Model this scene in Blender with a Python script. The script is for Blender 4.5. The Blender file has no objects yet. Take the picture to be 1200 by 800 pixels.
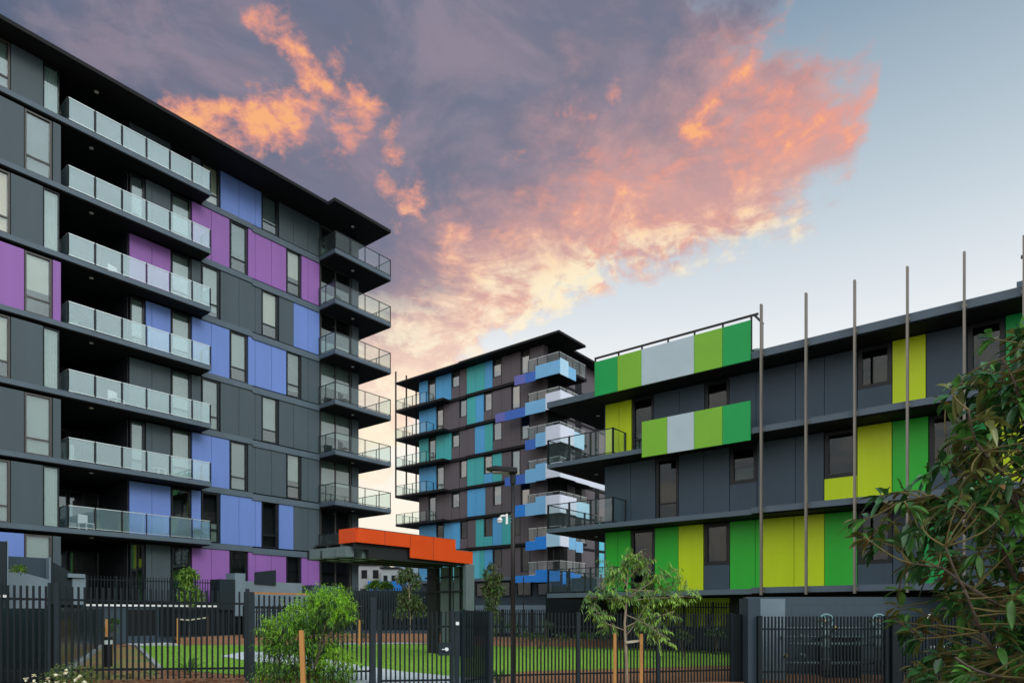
import bpy, math, random
from mathutils import Vector, Matrix
random.seed(7)
R = math.radians
scn = bpy.context.scene
COL = scn.collection
# ---------------------------------------------------------------- camera
F, CX, HY, EYE = 789.0, 600.0, 719.0, 1.5          # survey of the place: focal length etc. in photo pixels
cd = bpy.data.cameras.new('camera'); cam = bpy.data.objects.new('camera', cd); COL.objects.link(cam)
cam.location = (0, 0, EYE); cam.rotation_euler = (R(90), 0, 0)
cd.sensor_width = 36; cd.lens = 36 * F / 1200; cd.shift_y = (HY - 400) / 1200.0; cd.clip_end = 3000; cd.clip_start = .1
scn.camera = cam
# ---------------------------------------------------------------- materials
MATS = {}
def lin(c): return tuple((v / 12.92 if v <= .04045 else ((v + .055) / 1.055) ** 2.4) for v in [x / 255. for x in c])
def nt(name):
    m = bpy.data.materials.new(name); m.use_nodes = True
    n = m.node_tree.nodes; l = m.node_tree.links
    return m, n, l, n['Principled BSDF']
def mat(name, col, rough=.5, var=.10, scale=1.5, bump=0, metal=0, spec=.28, col2=None, streak=False, bscale=60):
    if name in MATS: return MATS[name]
    m, n, l, p = nt(name)
    p.inputs['Roughness'].default_value = rough; p.inputs['Metallic'].default_value = metal
    p.inputs['Specular IOR Level'].default_value = spec
    tc = n.new('ShaderNodeTexCoord'); mp = n.new('ShaderNodeMapping'); l.new(tc.outputs['Object'], mp.inputs[0])
    if streak: mp.inputs['Scale'].default_value = (1, 1, .12)
    no = n.new('ShaderNodeTexNoise'); no.inputs['Scale'].default_value = scale; no.inputs['Detail'].default_value = 6
    no.inputs['Roughness'].default_value = .65
    l.new(mp.outputs[0], no.inputs['Vector'])
    cr = n.new('ShaderNodeValToRGB'); cr.color_ramp.elements[0].position = .3; cr.color_ramp.elements[1].position = .7
    a = tuple(c * (1 - var) for c in col); b = tuple(min(1, c * (1 + var)) for c in (col2 or col))
    cr.color_ramp.elements[0].color = (*a, 1); cr.color_ramp.elements[1].color = (*b, 1)
    l.new(no.outputs['Fac'], cr.inputs[0]); l.new(cr.outputs[0], p.inputs['Base Color'])
    mr = n.new('ShaderNodeMapRange'); mr.inputs['To Min'].default_value = max(0, rough - .08); mr.inputs['To Max'].default_value = min(1, rough + .1)
    l.new(no.outputs['Fac'], mr.inputs['Value']); l.new(mr.outputs[0], p.inputs['Roughness'])
    if bump:
        n2 = n.new('ShaderNodeTexNoise'); n2.inputs['Scale'].default_value = bscale; n2.inputs['Detail'].default_value = 4
        l.new(tc.outputs['Object'], n2.inputs['Vector'])
        bp = n.new('ShaderNodeBump'); bp.inputs['Strength'].default_value = bump; bp.inputs['Distance'].default_value = .02
        l.new(n2.outputs['Fac'], bp.inputs['Height']); l.new(bp.outputs[0], p.inputs['Normal'])
    MATS[name] = m; return m
def glass(name, tint, diff=0.0, dcol=(.6, .7, .7), boost=1.0, rough=.0, base=.045):
    m, n, l, p = nt(name)
    n.remove(p); out = n['Material Output']
    tr = n.new('ShaderNodeBsdfTransparent'); tr.inputs[0].default_value = (*tint, 1)
    gl = n.new('ShaderNodeBsdfGlossy'); gl.inputs['Roughness'].default_value = rough; gl.inputs[0].default_value = (.9, .95, .97, 1)
    lw = n.new('ShaderNodeLayerWeight'); lw.inputs['Blend'].default_value = .5     # same from both sides of the sheet
    pw = n.new('ShaderNodeMath'); pw.operation = 'POWER'; pw.inputs[1].default_value = 4.2; l.new(lw.outputs['Facing'], pw.inputs[0])
    fr = n.new('ShaderNodeMath'); fr.operation = 'MULTIPLY_ADD'; fr.inputs[1].default_value = .90 - base; fr.inputs[2].default_value = base; l.new(pw.outputs[0], fr.inputs[0])
    # tiny waviness so reflections in the panes are not mirror perfect
    tc = n.new('ShaderNodeTexCoord'); no = n.new('ShaderNodeTexNoise'); no.inputs['Scale'].default_value = 1.3; no.inputs['Detail'].default_value = 1
    l.new(tc.outputs['Object'], no.inputs['Vector'])
    bp = n.new('ShaderNodeBump'); bp.inputs['Strength'].default_value = .004; bp.inputs['Distance'].default_value = .1
    l.new(no.outputs['Fac'], bp.inputs['Height']); l.new(bp.outputs[0], gl.inputs['Normal'])
    mu = n.new('ShaderNodeMath'); mu.operation = 'MULTIPLY'; mu.inputs[1].default_value = boost; mu.use_clamp = True
    l.new(fr.outputs[0], mu.inputs[0])
    mx = n.new('ShaderNodeMixShader'); l.new(mu.outputs[0], mx.inputs[0])
    src = tr.outputs[0]
    if diff:
        df = n.new('ShaderNodeBsdfDiffuse'); df.inputs[0].default_value = (*dcol, 1)
        tl = n.new('ShaderNodeBsdfTranslucent'); tl.inputs[0].default_value = (*dcol, 1)
        m0 = n.new('ShaderNodeMixShader'); m0.inputs[0].default_value = .45; l.new(df.outputs[0], m0.inputs[1]); l.new(tl.outputs[0], m0.inputs[2])
        m1 = n.new('ShaderNodeMixShader'); m1.inputs[0].default_value = diff; l.new(tr.outputs[0], m1.inputs[1]); l.new(m0.outputs[0], m1.inputs[2]); src = m1.outputs[0]
    l.new(src, mx.inputs[1]); l.new(gl.outputs[0], mx.inputs[2]); l.new(mx.outputs[0], out.inputs[0])
    MATS[name] = m; return m
GREY = mat('charcoal_cladding', (.060, .083, .096), .5, .10, 1.1, streak=True)
GREYM = mat('brown_grey_cladding', (.105, .088, .10), .45, .10, .9, streak=True)
GREYG = mat('slate_cladding', (.046, .072, .098), .5, .10, 1.1, streak=True)
BLUE = mat('periwinkle_cladding', (.14, .225, .54), .5, .07, 1.0, streak=True)
PURP = mat('purple_cladding', (.27, .115, .37), .5, .08, 1.0, streak=True)
TEAL = mat('teal_cladding', (.05, .40, .40), .42, .08, .8, streak=True)
CYAN = mat('cyan_cladding', (.10, .50, .62), .42, .08, .8, streak=True)
SKYB = mat('sky_blue_cladding', (.08, .36, .66), .42, .08, .8, streak=True)
GREEN = mat('mid_green_cladding', (.028, .45, .032), .42, .06, .9, streak=True)
DGREEN = mat('emerald_panel', (.005, .34, .075), .38, .05, .8)
LGREEN = mat('lime_green_panel', (.20, .46, .03), .38, .05, .8)
YELL = mat('yellow_green_cladding', (.55, .70, .006), .40, .06, .9, streak=True)
PALE = mat('pale_grey_panel', (.46, .55, .60), .40, .05, .8)
VIOL = mat('violet_panel', (.13, .13, .42), .40, .06, .8)
ROYAL = mat('royal_blue_panel', (.04, .13, .48), .40, .06, .8)
VIVID = mat('vivid_blue_panel', (.015, .22, .70), .38, .06, .8)
LBLUE = mat('light_blue_panel', (.18, .44, .70), .38, .06, .8)
PBLUE = mat('pale_blue_panel', (.42, .65, .80), .38, .06, .8)
LAV = mat('white_lavender_panel', (.66, .68, .78), .40, .05, .8)
LEDGE = mat('ledge_paint', (.085, .115, .145), .45, .12, 1.2)
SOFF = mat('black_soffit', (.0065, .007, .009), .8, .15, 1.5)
SHADEW = mat('shaded_cladding', (.022, .025, .029), .6, .1, 1)  # shade of the loggia recess put into the cladding colour
CORE = mat('dark_backing', (.006, .007, .008), .8, .2, 1)
ROOF = mat('black_roof_metal', (.005, .005, .006), .7, .2, 2)
FRAME = mat('dark_window_frame', (.010, .013, .016), .35, .15, 2)
FRAMB = mat('bronze_window_frame', (.07, .065, .06), .35, .15, 2)
BLIND = mat('pale_blind', (.21, .265, .245), .9, .05, 1.2)
BLINDGLINT = mat('orange_glint_blind', (.60, .44, .30), .9, .05, 1.2)  # orange glint in the pane, painted into the blind colour
BLIND2 = mat('cream_blind', (.38, .37, .30), .9, .05, 1.2); BLIND3 = mat('grey_blind', (.12, .16, .16), .9, .08, 1.2)
BLINDREFL = mat('sunset_reflection_blind', (.27, .19, .165), .9, .08, 1.2)  # pink of the reflected sunset clouds, painted into the blind colour
CURT = mat('sheer_curtain', (.28, .37, .35), .9, .08, 3)
ROOM = mat('dim_room', (.04, .045, .04), .9, .5, .9, col2=(.10, .12, .09))
RAILW = mat('brushed_rail', (.55, .60, .60), .3, .06, 3, metal=.6)
RAILD = mat('charcoal_rail', (.02, .025, .03), .4, .1, 3)
GLB = glass('balcony_glass', (.92, .97, .97), .27, (.70, .90, .93), 2.2)
GLF = glass('lightly_frosted_glass', (.88, .95, .97), .16, (.60, .84, .90), 1.3)
GLC = glass('clear_glass', (.94, .98, .97), .02, (.6, .75, .72), .75)
GLW = glass('window_glass', (.92, .95, .94), 0, boost=1.0, base=.10)
GLM = glass('coated_window_glass', (.80, .84, .83), 0, boost=1.0, base=.15)
GLG = glass('tinted_window_glass', (.62, .68, .65), 0, boost=.75)
STEEL = mat('weathered_steel', (.20, .18, .155), .45, .18, 4, metal=.5, streak=True)
FENCE = mat('black_green_fence', (.005, .010, .013), .55, .12, 3, spec=.25)
FENCE2 = mat('grey_post_paint', (.012, .021, .027), .55, .12, 3, spec=.25)
ORANGE = mat('orange_panel', (.70, .075, .012), .38, .07, 1.2)
CANG = mat('canopy_grey', (.12, .155, .16), .5, .1, 1.2)
CAND = mat('canopy_dark', (.018, .02, .022), .5, .1, 2)
RENDER = mat('grey_blue_render', (.16, .21, .245), .75, .10, 1.2, bump=.2)
RENDERD = mat('dark_blue_render', (.036, .056, .074), .7, .10, 1.2, bump=.2)
CONC = mat('pale_concrete', (.58, .62, .62), .8, .12, 2.5, bump=.3)
KERB = mat('kerb_concrete', (.34, .36, .35), .85, .15, 3, bump=.3)
WOOD = mat('pine_stake', (.50, .24, .07), .7, .2, 6, streak=True)
BARK = mat('pale_bark', (.34, .27, .19), .85, .25, 8, bump=.5)
BARKD = mat('brown_bark', (.13, .095, .07), .85, .3, 8, bump=.6)
TWIG = mat('ochre_twig', (.16, .13, .045), .6, .25, 8)
WHITE = mat('white_paint', (.78, .78, .76), .4, .05, 3)
BLACK = mat('black_metal', (.010, .010, .011), .4, .1, 3)
GUN = mat('gunmetal_pole', (.028, .026, .025), .38, .15, 3, metal=.4)
GALV = mat('galvanised_pipe', (.16, .22, .22), .4, .25, 6, metal=.3)
BRASS = mat('brass_fitting', (.55, .40, .20), .35, .2, 6, metal=.8)
def leafmat(name, c, rough=.4, var=.3, tl=.35):
    m, n, l, p = nt(name)
    tc = n.new('ShaderNodeTexCoord'); no = n.new('ShaderNodeTexNoise'); no.inputs['Scale'].default_value = 6
    l.new(tc.outputs['Object'], no.inputs['Vector'])
    cr = n.new('ShaderNodeValToRGB'); cr.color_ramp.elements[0].position = .35; cr.color_ramp.elements[1].position = .65
    cr.color_ramp.elements[0].color = (*[x * (1 - var) for x in c], 1); cr.color_ramp.elements[1].color = (*[x * (1 + var) for x in c], 1)
    l.new(no.outputs['Fac'], cr.inputs[0]); l.new(cr.outputs[0], p.inputs['Base Color']); p.inputs['Roughness'].default_value = rough
    t = n.new('ShaderNodeBsdfTranslucent'); l.new(cr.outputs[0], t.inputs[0])
    mx = n.new('ShaderNodeMixShader'); mx.inputs[0].default_value = tl
    l.new(p.outputs[0], mx.inputs[1]); l.new(t.outputs[0], mx.inputs[2]); l.new(mx.outputs[0], n['Material Output'].inputs[0])
    return m
# ---------------------------------------------------------------- mesh helpers
class MB:
    def __init__(s): s.v = []; s.f = []; s.mi = []
    def face(s, pts, mi=0):
        b = len(s.v); s.v += [tuple(p) for p in pts]; s.f.append(tuple(range(b, b + len(pts)))); s.mi.append(mi)
    def box(s, x0, x1, y0, y1, z0, z1, mi=0):
        b = len(s.v)
        s.v += [(x0, y0, z0), (x1, y0, z0), (x1, y1, z0), (x0, y1, z0), (x0, y0, z1), (x1, y0, z1), (x1, y1, z1), (x0, y1, z1)]
        for q in ((0, 3, 2, 1), (4, 5, 6, 7), (0, 1, 5, 4), (1, 2, 6, 5), (2, 3, 7, 6), (3, 0, 4, 7)):
            s.f.append(tuple(b + i for i in q)); s.mi.append(mi)
        return s
    def prism(s, poly, y0, y1, mi=0):            # polygon in x,z extruded in y
        n = len(poly); b = len(s.v)
        s.v += [(x, y0, z) for x, z in poly] + [(x, y1, z) for x, z in poly]
        s.f.append(tuple(b + i for i in range(n))); s.f.append(tuple(b + n + i for i in reversed(range(n)))); s.mi += [mi, mi]
        for i in range(n):
            j = (i + 1) % n; s.f.append((b + j, b + i, b + n + i, b + n + j)); s.mi.append(mi)
        return s
    def tube(s, pts, rads, seg=6, mi=0, cap=True):
        pts = [Vector(p) for p in pts]; rings = []
        for i, p in enumerate(pts):
            d = (pts[min(i + 1, len(pts) - 1)] - pts[max(i - 1, 0)])
            if d.length < 1e-9: d = Vector((0, 0, 1))
            d.normalize()
            a = d.orthogonal().normalized() if abs(d.z) > .99 else d.cross(Vector((0, 0, 1))).normalized()
            c = d.cross(a); r = rads[i] if isinstance(rads, (list, tuple)) else rads
            b = len(s.v)
            for k in range(seg):
                t = 2 * math.pi * k / seg; s.v.append(tuple(p + a * (math.cos(t) * r) + c * (math.sin(t) * r)))
            rings.append(b)
        for i in range(len(rings) - 1):
            for k in range(seg):
                k2 = (k + 1) % seg
                s.f.append((rings[i] + k, rings[i] + k2, rings[i + 1] + k2, rings[i + 1] + k)); s.mi.append(mi)
        if cap:
            s.f.append(tuple(rings[0] + k for k in reversed(range(seg)))); s.f.append(tuple(rings[-1] + k for k in range(seg))); s.mi += [mi, mi]
        return s
    def bar(s, p, q, w, h, mi=0):                # rectangular bar between two points (w across, h up)
        p = Vector(p); q = Vector(q); d = (q - p).normalized()
        up = Vector((0, 0, 1)) if abs(d.z) < .95 else Vector((0, 1, 0))
        a = d.cross(up).normalized() * (w / 2); c = a.cross(d).normalized() * (h / 2); b = len(s.v)
        for o in (p, q):
            for sa, sc in ((-1, -1), (1, -1), (1, 1), (-1, 1)): s.v.append(tuple(o + a * sa + c * sc))
        for f in ((3, 2, 1, 0), (4, 5, 6, 7), (0, 1, 5, 4), (1, 2, 6, 5), (2, 3, 7, 6), (3, 0, 4, 7)):
            s.f.append(tuple(b + i for i in f)); s.mi.append(mi)
        return s
    def build(s, name, m, parent=None, smooth=False, bevel=0):
        me = bpy.data.meshes.new(name); me.from_pydata(s.v, [], s.f)
        for x in (m if isinstance(m, (list, tuple)) else [m]): me.materials.append(x)
        if isinstance(m, (list, tuple)): me.polygons.foreach_set('material_index', s.mi)
        if smooth: me.polygons.foreach_set('use_smooth', [True] * len(me.polygons))
        me.update(); o = bpy.data.objects.new(name, me); COL.objects.link(o)
        if parent: o.parent = parent
        if bevel:
            b = o.modifiers.new('bevel', 'BEVEL'); b.width = bevel; b.segments = 2; b.limit_method = 'ANGLE'
        return o
def tag(o, label=None, cat=None, group=None, kind=None):
    if label: o['label'] = label
    if cat: o['category'] = cat
    if group: o['group'] = group
    if kind: o['kind'] = kind
    return o
def empty(name, loc=(0, 0, 0), rz=0, label=None, cat=None, group=None):
    o = bpy.data.objects.new(name, None); COL.objects.link(o); o.location = loc; o.rotation_euler = (0, 0, rz)
    o.empty_display_size = .3
    return tag(o, label, cat, group)
def box(name, m, parent, x0, x1, y0, y1, z0, z1, bevel=0): return MB().box(x0, x1, y0, y1, z0, z1).build(name, m, parent, bevel=bevel)
# ---------------------------------------------------------------- frames of the three blocks (one street grid)
UX, UY = 629 / 1009.03, 789 / 1009.03
class Fr:
    def __init__(s, o, ax):
        s.o = o; s.ax = ax; s.ay = (-ax[1], ax[0]); s.rz = math.atan2(ax[1], ax[0])
        s.c = (-(o[0] * ax[0] + o[1] * ax[1]), -(o[0] * s.ay[0] + o[1] * s.ay[1]))
    def ray(s, px): d = ((px - CX) / F, 1.); return (d[0] * s.ax[0] + d[1] * s.ax[1], d[0] * s.ay[0] + d[1] * s.ay[1])
    def S(s, px, y=0): r = s.ray(px); return s.c[0] + (y - s.c[1]) / r[1] * r[0]
    def D(s, px, y=0): return (y - s.c[1]) / s.ray(px)[1]
    def Z(s, px, py, y=0): return EYE + (HY - py) / F * s.D(px, y)
    def YX(s, px, x): r = s.ray(px); return s.c[1] + (x - s.c[0]) / r[0] * r[1]
    def ZX(s, px, py, x): return EYE + (HY - py) / F * (x - s.c[0]) / s.ray(px)[0]
    def W(s, x, y, z=0): return (s.o[0] + x * s.ax[0] + y * s.ay[0], s.o[1] + x * s.ax[1] + y * s.ay[1], z)
L = Fr((-15.53, 34.76), (UX, UY)); M = Fr((-12.28, 71.), (UY, -UX)); G = Fr((1.627, 31.3), (UY, -UX))
# ---------------------------------------------------------------- building parts
def window(root, x0, x1, z0, z1, y, kind='blind', transom=.26, fm=None, w=.07, mull=None, gm=None):
    """recessed window on a wall facing -y; frame > pane, blind"""
    fm = fm or FRAME; f = MB(); d0, d1 = y + .03, y + .40
    x0 += .01; x1 -= .01
    f.box(x0, x0 + w, d0, d1, z0, z1); f.box(x1 - w, x1, d0, d1, z0, z1)
    f.box(x0 + w, x1 - w, d0, d1, z0, z0 + w); f.box(x0 + w, x1 - w, d0, d1, z1 - w, z1)
    if transom:
        zt = z0 + (z1 - z0) * transom; f.box(x0 + w, x1 - w, y + .07, y + .16, zt - .035, zt + .035)
    for mx in (mull or []):
        xm = x0 + (x1 - x0) * mx; f.box(xm - .035, xm + .035, y + .071, y + .161, z0 + w, z1 - w)
    o = f.build('window', fm, root)
    xi0, xi1, zi0, zi1 = x0 + w, x1 - w, z0 + w, z1 - w
    box('pane', gm or GLW, o, xi0, xi1, y + .10, y + .115, zi0, zi1)
    if kind == 'blind': MB().box(xi0 + .01, xi1 - .01, y + .19, y + .20, zi0 + (zi1 - zi0) * random.choice((0, 0, 0, 0, .27, .12, .4)), zi1).build('blind', random.choice((BLIND, BLIND, BLIND2, BLIND3)), o)
    elif kind == 'warm': MB().box(xi0 + .01, xi1 - .01, y + .19, y + .20, zi0, zi1).build('blind', BLINDREFL if root.name.endswith('.001') else BLINDGLINT, o)  # this blind carries the painted warm reflection
    elif kind == 'half': MB().box(xi0 + .01, xi1 - .01, y + .19, y + .20, zi0 + (zi1 - zi0) * .45, zi1).build('blind', BLIND, o)
    elif kind == 'low': MB().box(xi0 + .01, xi1 - .01, y + .19, y + .20, zi0, zi0 + (zi1 - zi0) * .38).build('blind', BLIND, o)
    elif kind == 'curtain':
        c = MB(); n = max(6, int((xi1 - xi0) / .05))
        for i in range(n):
            a = xi0 + (xi1 - xi0) * i / n; b = xi0 + (xi1 - xi0) * (i + 1) / n; yy = (.19, .23)
            c.face([(a, y + yy[i % 2], zi0), (b, y + yy[(i + 1) % 2], zi0), (b, y + yy[(i + 1) % 2], zi1), (a, y + yy[i % 2], zi1)])
        c.build('curtain', CURT, o)
    return o
def panel(root, x0, x1, z0, z1, y, m, seams=()):
    b = MB(); xs = [x0] + [s for s in seams if x0 + .1 < s < x1 - .1] + [x1]
    for i in range(len(xs) - 1): b.box(xs[i] + .009, xs[i + 1] - .009, y, y + .11, z0, z1)
    return b.build('wall_panel', m, root)
def rail(slab, pts, z0, h, posts, glassm, mrail, mpost, pw=.05, toprail=True, gap=.05, botrail=True, gm0=.06, post_low=.0):
    """glass balustrade along a polyline of (x,y); posts: list of distances per segment as fractions"""
    r = MB(); ps = MB()
    for i in range(len(pts) - 1):
        a = Vector((*pts[i], 0)); b = Vector((*pts[i + 1], 0)); ln = (b - a).length; d = (b - a) / ln
        if toprail: r.bar(a + Vector((0, 0, z0 + h)), b + Vector((0, 0, z0 + h)), .04, .035)
        if botrail: r.bar(a + Vector((0, 0, z0 + gm0)), b + Vector((0, 0, z0 + gm0)), .035, .03)
        fr = posts[i]
        for t in fr:
            p = a + d * ln * t; ps.box(p.x - pw / 2, p.x + pw / 2, p.y - pw / 2, p.y + pw / 2, z0 - post_low, z0 + h + .02)
        for k in range(len(fr) - 1):
            p = a + d * (ln * fr[k] + gap); q = a + d * (ln * fr[k + 1] - gap)
            n_ = Vector((-d.y, d.x, 0)) * .006; g = MB(); b0 = [p - n_, q - n_, q + n_, p + n_]
            zs = (z0 + gm0 + .02, z0 + h - .025)
            v = [(*c.xy, zs[0]) for c in b0] + [(*c.xy, zs[1]) for c in b0]
            g.v = v; g.f = [(0, 3, 2, 1), (4, 5, 6, 7), (0, 1, 5, 4), (1, 2, 6, 5), (2, 3, 7, 6), (3, 0, 4, 7)]; g.mi = [0] * 6
            g.build('glass_panel', glassm, slab)
    r.build('handrail', mrail, slab); ps.build('railing_post', mpost, slab)
def downlight(slab, x, y, z):
    MB().tube([(x, y, z - .03), (x, y, z + .01)], .09, 12).build('downlight', WHITE, slab)

# ================================================================ LEFT APARTMENT BLOCK
LB = empty('apartment_building', L.W(0, 0), L.rz, 'dark grey eight storey apartment block with periwinkle and purple panels and long glass balconies', 'building')
YB = 1.0; YW = 1.03
lev = [2.07 + 3 * k for k in range(9)]            # slab undersides; lev[1]..lev[7] carry balconies, lev[8] is the roof
XR = 10.3
core = MB()
core.box(-3.54, XR - .02, YW + .45, 14, 0, 25.32); core.box(-22, -6.74, .45, 14, 0, 25.32); core.box(-6.74, -3.54, 5.0, 14, 0, 25.32)
core.build('wall_core', CORE, LB)
def lx(px, y=YW): return L.S(px, y)
def lseams(zz): return [lx(p) for p in (152, 178, 200, 248, 280, 299, 318.6, 344, 361)]
P1 = [('p', 152, 200, 0), ('w', 201, 224), ('p', 224.5, 235.5, 1), ('w', 236.5, 257.5), ('p', 258.5, 306.5, 2), ('w', 307, 326), ('p', 327, 344, 3), ('p', 344, 374.5, 4)]
P2 = [('w', 153, 170), ('p', 171, 200, 0), ('w', 201, 224), ('p', 225, 269, 1), ('w', 270, 290), ('p', 290.8, 335.5, 2), ('w', 336.2, 352.6), ('p', 353.3, 374.5, 3)]
colsL = {7: (P1, [GREY, GREY, BLUE, GREY, GREY]), 6: (P2, [GREY, PURP, PURP, PURP]), 5: (P1, [PURP, GREY, GREY, GREY, BLUE]),
         4: (P2, [BLUE, BLUE, BLUE, GREY]), 3: (P1, [GREY, GREY, GREY, GREY, GREY]), 2: (P2, [GREY, BLUE, GREY, GREY]),
         1: (P1, [BLUE, BLUE, BLUE, BLUE, GREY]), 0: (P2, [GREY, PURP, PURP, PURP])}
for fl in range(8):
    pat, cs = colsL[fl]; z0 = lev[fl] + (.22 if fl else .0); z1 = (lev[fl + 1] - .12) if fl < 7 else 25.36
    dark = fl <= 1
    for t in pat:
        if t[0] == 'p':
            a, b = lx(t[1]), lx(t[2])
            if t[1] < 155: a = -3.54
            sm = [s for s in lseams(0) if a < s < b]
            if pat is P1 and t[3] == 2: sm = [lx(280), lx(299)]
            if pat is P2 and t[3] == 1: sm = [lx(247.7)]
            if pat is P2 and t[3] == 2: sm = [lx(299), lx(318)]
            panel(LB, a, b, z0, z1, YW, cs[t[3]], sm)
        else:
            a, b = lx(t[1]), lx(t[2])
            if t[1] < 155: a = -3.5
            kd = 'dark' if dark else random.choice(['blind', 'blind', 'blind', 'blind'])
            if dark and t[1] in (236.5, 336.2): kd = 'low' if t[1] == 236.5 else 'dark'
            if fl == 7 and t[1] in (201,): kd = 'low'
            window(LB, a, b, z0, z1, YW, kd, .27, FRAME)
    # glazed corner loggia at the right end of the floor
    box('wall_panel', GREY if fl % 2 == 0 else GREY, LB, lx(412.5), XR, YW - .02, YW + .4, z0, z1 + (.1 if fl < 7 else -.04))
    window(LB, lx(376), lx(412), z0, z1 + (.1 if fl < 7 else -.04), YW + .02, 'half' if fl in (2, 3, 4) else ('low' if fl > 4 else 'dark'), .0, FRAMB, .06, [.5])
    # end wall facing down the lane
    box('wall_panel', GREY, LB, XR - .02, XR + .08, YW + .45, 14, z0, z1)
    # projecting bay at the left
    if fl % 2 == 1:
        panel(LB, -12.2, -9.7, z0, z1 - .06, .05, GREY, [-11]); window(LB, -9.7, lx(12.4, .05), z0, z1 - .06, .05, 'warm' if fl == 5 else 'blind', .27, FRAMB)
        panel(LB, lx(12.6, .05), lx(50.6, .05), z0, z1 - .06, .05, GREY, [])
        window(LB, lx(51, .05), lx(70, .05), z0, z1 - .06, .05, 'curtain', 0, FRAME, .03)
    else:
        m_ = {6: GREY, 4: PURP, 2: GREY, 0: BLUE}[fl]; m2 = {6: GREY, 4: PURP, 2: GREY, 0: GREY}[fl]
        panel(LB, -12.2, lx(28.4, .05), z0, z1 - .06, .05, m_, [])
        window(LB, lx(28.8, .05), lx(61.3, .05), z0, z1 - .06, .05, 'blind', .27, FRAMB)
        panel(LB, lx(61.8, .05), lx(71.5, .05), z0, z1 - .06, .05, m2, [])
    panel(LB, -16.5, -12.24, z0, z1 - .06, .05, GREY if fl % 3 else BLUE, [-14.3]); window(LB, -18, -16.5, z0, z1 - .06, .05, 'blind'); panel(LB, -22, -18, z0, z1 - .06, .05, GREY, [-20])
    # recessed loggia: back glazing and side returns
    window(LB, -6.70, -5.0, z0, z1 - .25, 4.5, 'dark' if fl not in (1, 2, 3) else 'low', 0, FRAME, .06, [.5])
    window(LB, -5.0, -3.56, z0, z1 - .25, 4.5, 'dark', 0, FRAME, .06, [.5])
    box('wall_panel', SHADEW, LB, -3.58, -3.545, YW + .15, 4.5, z0, z1)
    box('wall_panel', SHADEW, LB, -6.76, -6.71, .5, 4.5, z0, z1)
for k in range(1, 8):
    z = lev[k]
    s = MB().box(-22, 0, 0, YB + .02, z, z + .22).box(-6.74, -3.54, YB + .02, 5.0, z, z + .2)
    s.box(-22, 0, .14, YB, z - .02, z)
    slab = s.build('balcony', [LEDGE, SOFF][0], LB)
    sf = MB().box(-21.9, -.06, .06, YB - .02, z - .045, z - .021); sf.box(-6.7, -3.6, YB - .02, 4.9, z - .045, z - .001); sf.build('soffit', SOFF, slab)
    xs = [L.S(p) for p in (79.8, 111.8, 143.3, 172, 199.4, 225.5)] + [-.03]
    ln = xs[-1] - xs[0]; fr = [(x - xs[0]) / ln for x in xs]
    rail(slab, [(xs[0], 1.0), (xs[0], .03), (xs[-1], .03), (xs[-1], YB - .05)], z + .22, 1.0, [[0, 1], fr, [0, 1]], GLB if k > 1 else GLF, RAILW, RAILD, .045, post_low=.2)
    # low side rail left of the balcony
    downlight(slab, -5.28, .8, z - .045)
    # main ledge to the right of the long balcony, with its step
    MB().box(0, lx(296, .97), .97, YB + .5, z - .10, z + .20).box(lx(296, .97), 7.29, .965, YB + .5, z - .20, z + .14).build('ledge', LEDGE, LB)
    # corner balcony
    cx = [L.S(p, -.6) for p in (393, 410.6, 428, 444.5, 457.7)]
    x0, x1 = cx[0] - .02, cx[-1] + .03
    cb = MB().box(x0, x1, -.62, YW + .0, z - .06, z + .19).box(XR + .1, x1, YW + .0, 5.0, z - .06, z + .19).build('balcony', LEDGE, LB)
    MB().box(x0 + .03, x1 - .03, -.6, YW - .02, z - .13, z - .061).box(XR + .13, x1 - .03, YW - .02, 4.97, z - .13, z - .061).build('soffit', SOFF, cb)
    ln = cx[-1] - cx[0]
    rail(cb, [(cx[0], YW - .04), (cx[0], -.58), (cx[-1], -.58), (cx[-1], 4.95)], z + .19, 1.05, [[0, .42, 1], [(c - cx[0]) / ln for c in cx], [0, .25, .5, .75, 1]], GLC, RAILD, RAILD, .04)
    downlight(cb, 9.2, .2, z - .13)
rf = MB().box(-22.5, L.S(384.8, -1), -1.0, 14.5, 25.33, 25.50).box(L.S(384.8, -1), L.S(458.2, -1.6), -1.6, 14.5, 25.33, 25.52).build('roof', ROOF, LB)
downlight(rf, -5.28, .2, 25.33); downlight(rf, 8.8, -.3, 25.33)
# furniture glimpsed on the balconies
def outdoor_set(x, y, z, label, white=True):
    r = empty('outdoor_chair', L.W(x, y, z), L.rz + .4, label, 'chair', 'chairs on the balconies')
    m = WHITE if white else RAILD
    MB().box(-.25, .25, -.25, .25, .42, .46).build('seat', m, r); MB().box(-.25, .25, .22, .26, .46, .88).build('backrest', m, r)
    for sx in (-1, 1):
        for sy in (-1, 1): MB().box(sx * .22 - .02, sx * .22 + .02, sy * .22 - .02, sy * .22 + .02, 0, .42).build('leg', m, r)
outdoor_set(-4.1, 1.1, lev[5] + .23, 'small white chair behind the balcony glass on the balcony above the purple bay window')
outdoor_set(-4.1, 1.1, lev[3] + .23, 'small white chair behind the glass of the long balcony three storeys above the terrace')
outdoor_set(8.6, .3, lev[4] + .2, 'dark chair on the corner balcony level with the all grey and blue storey', False)
outdoor_set(8.6, .3, lev[3] + .2, 'dark chair on the corner balcony third above the terrace', False)

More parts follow.
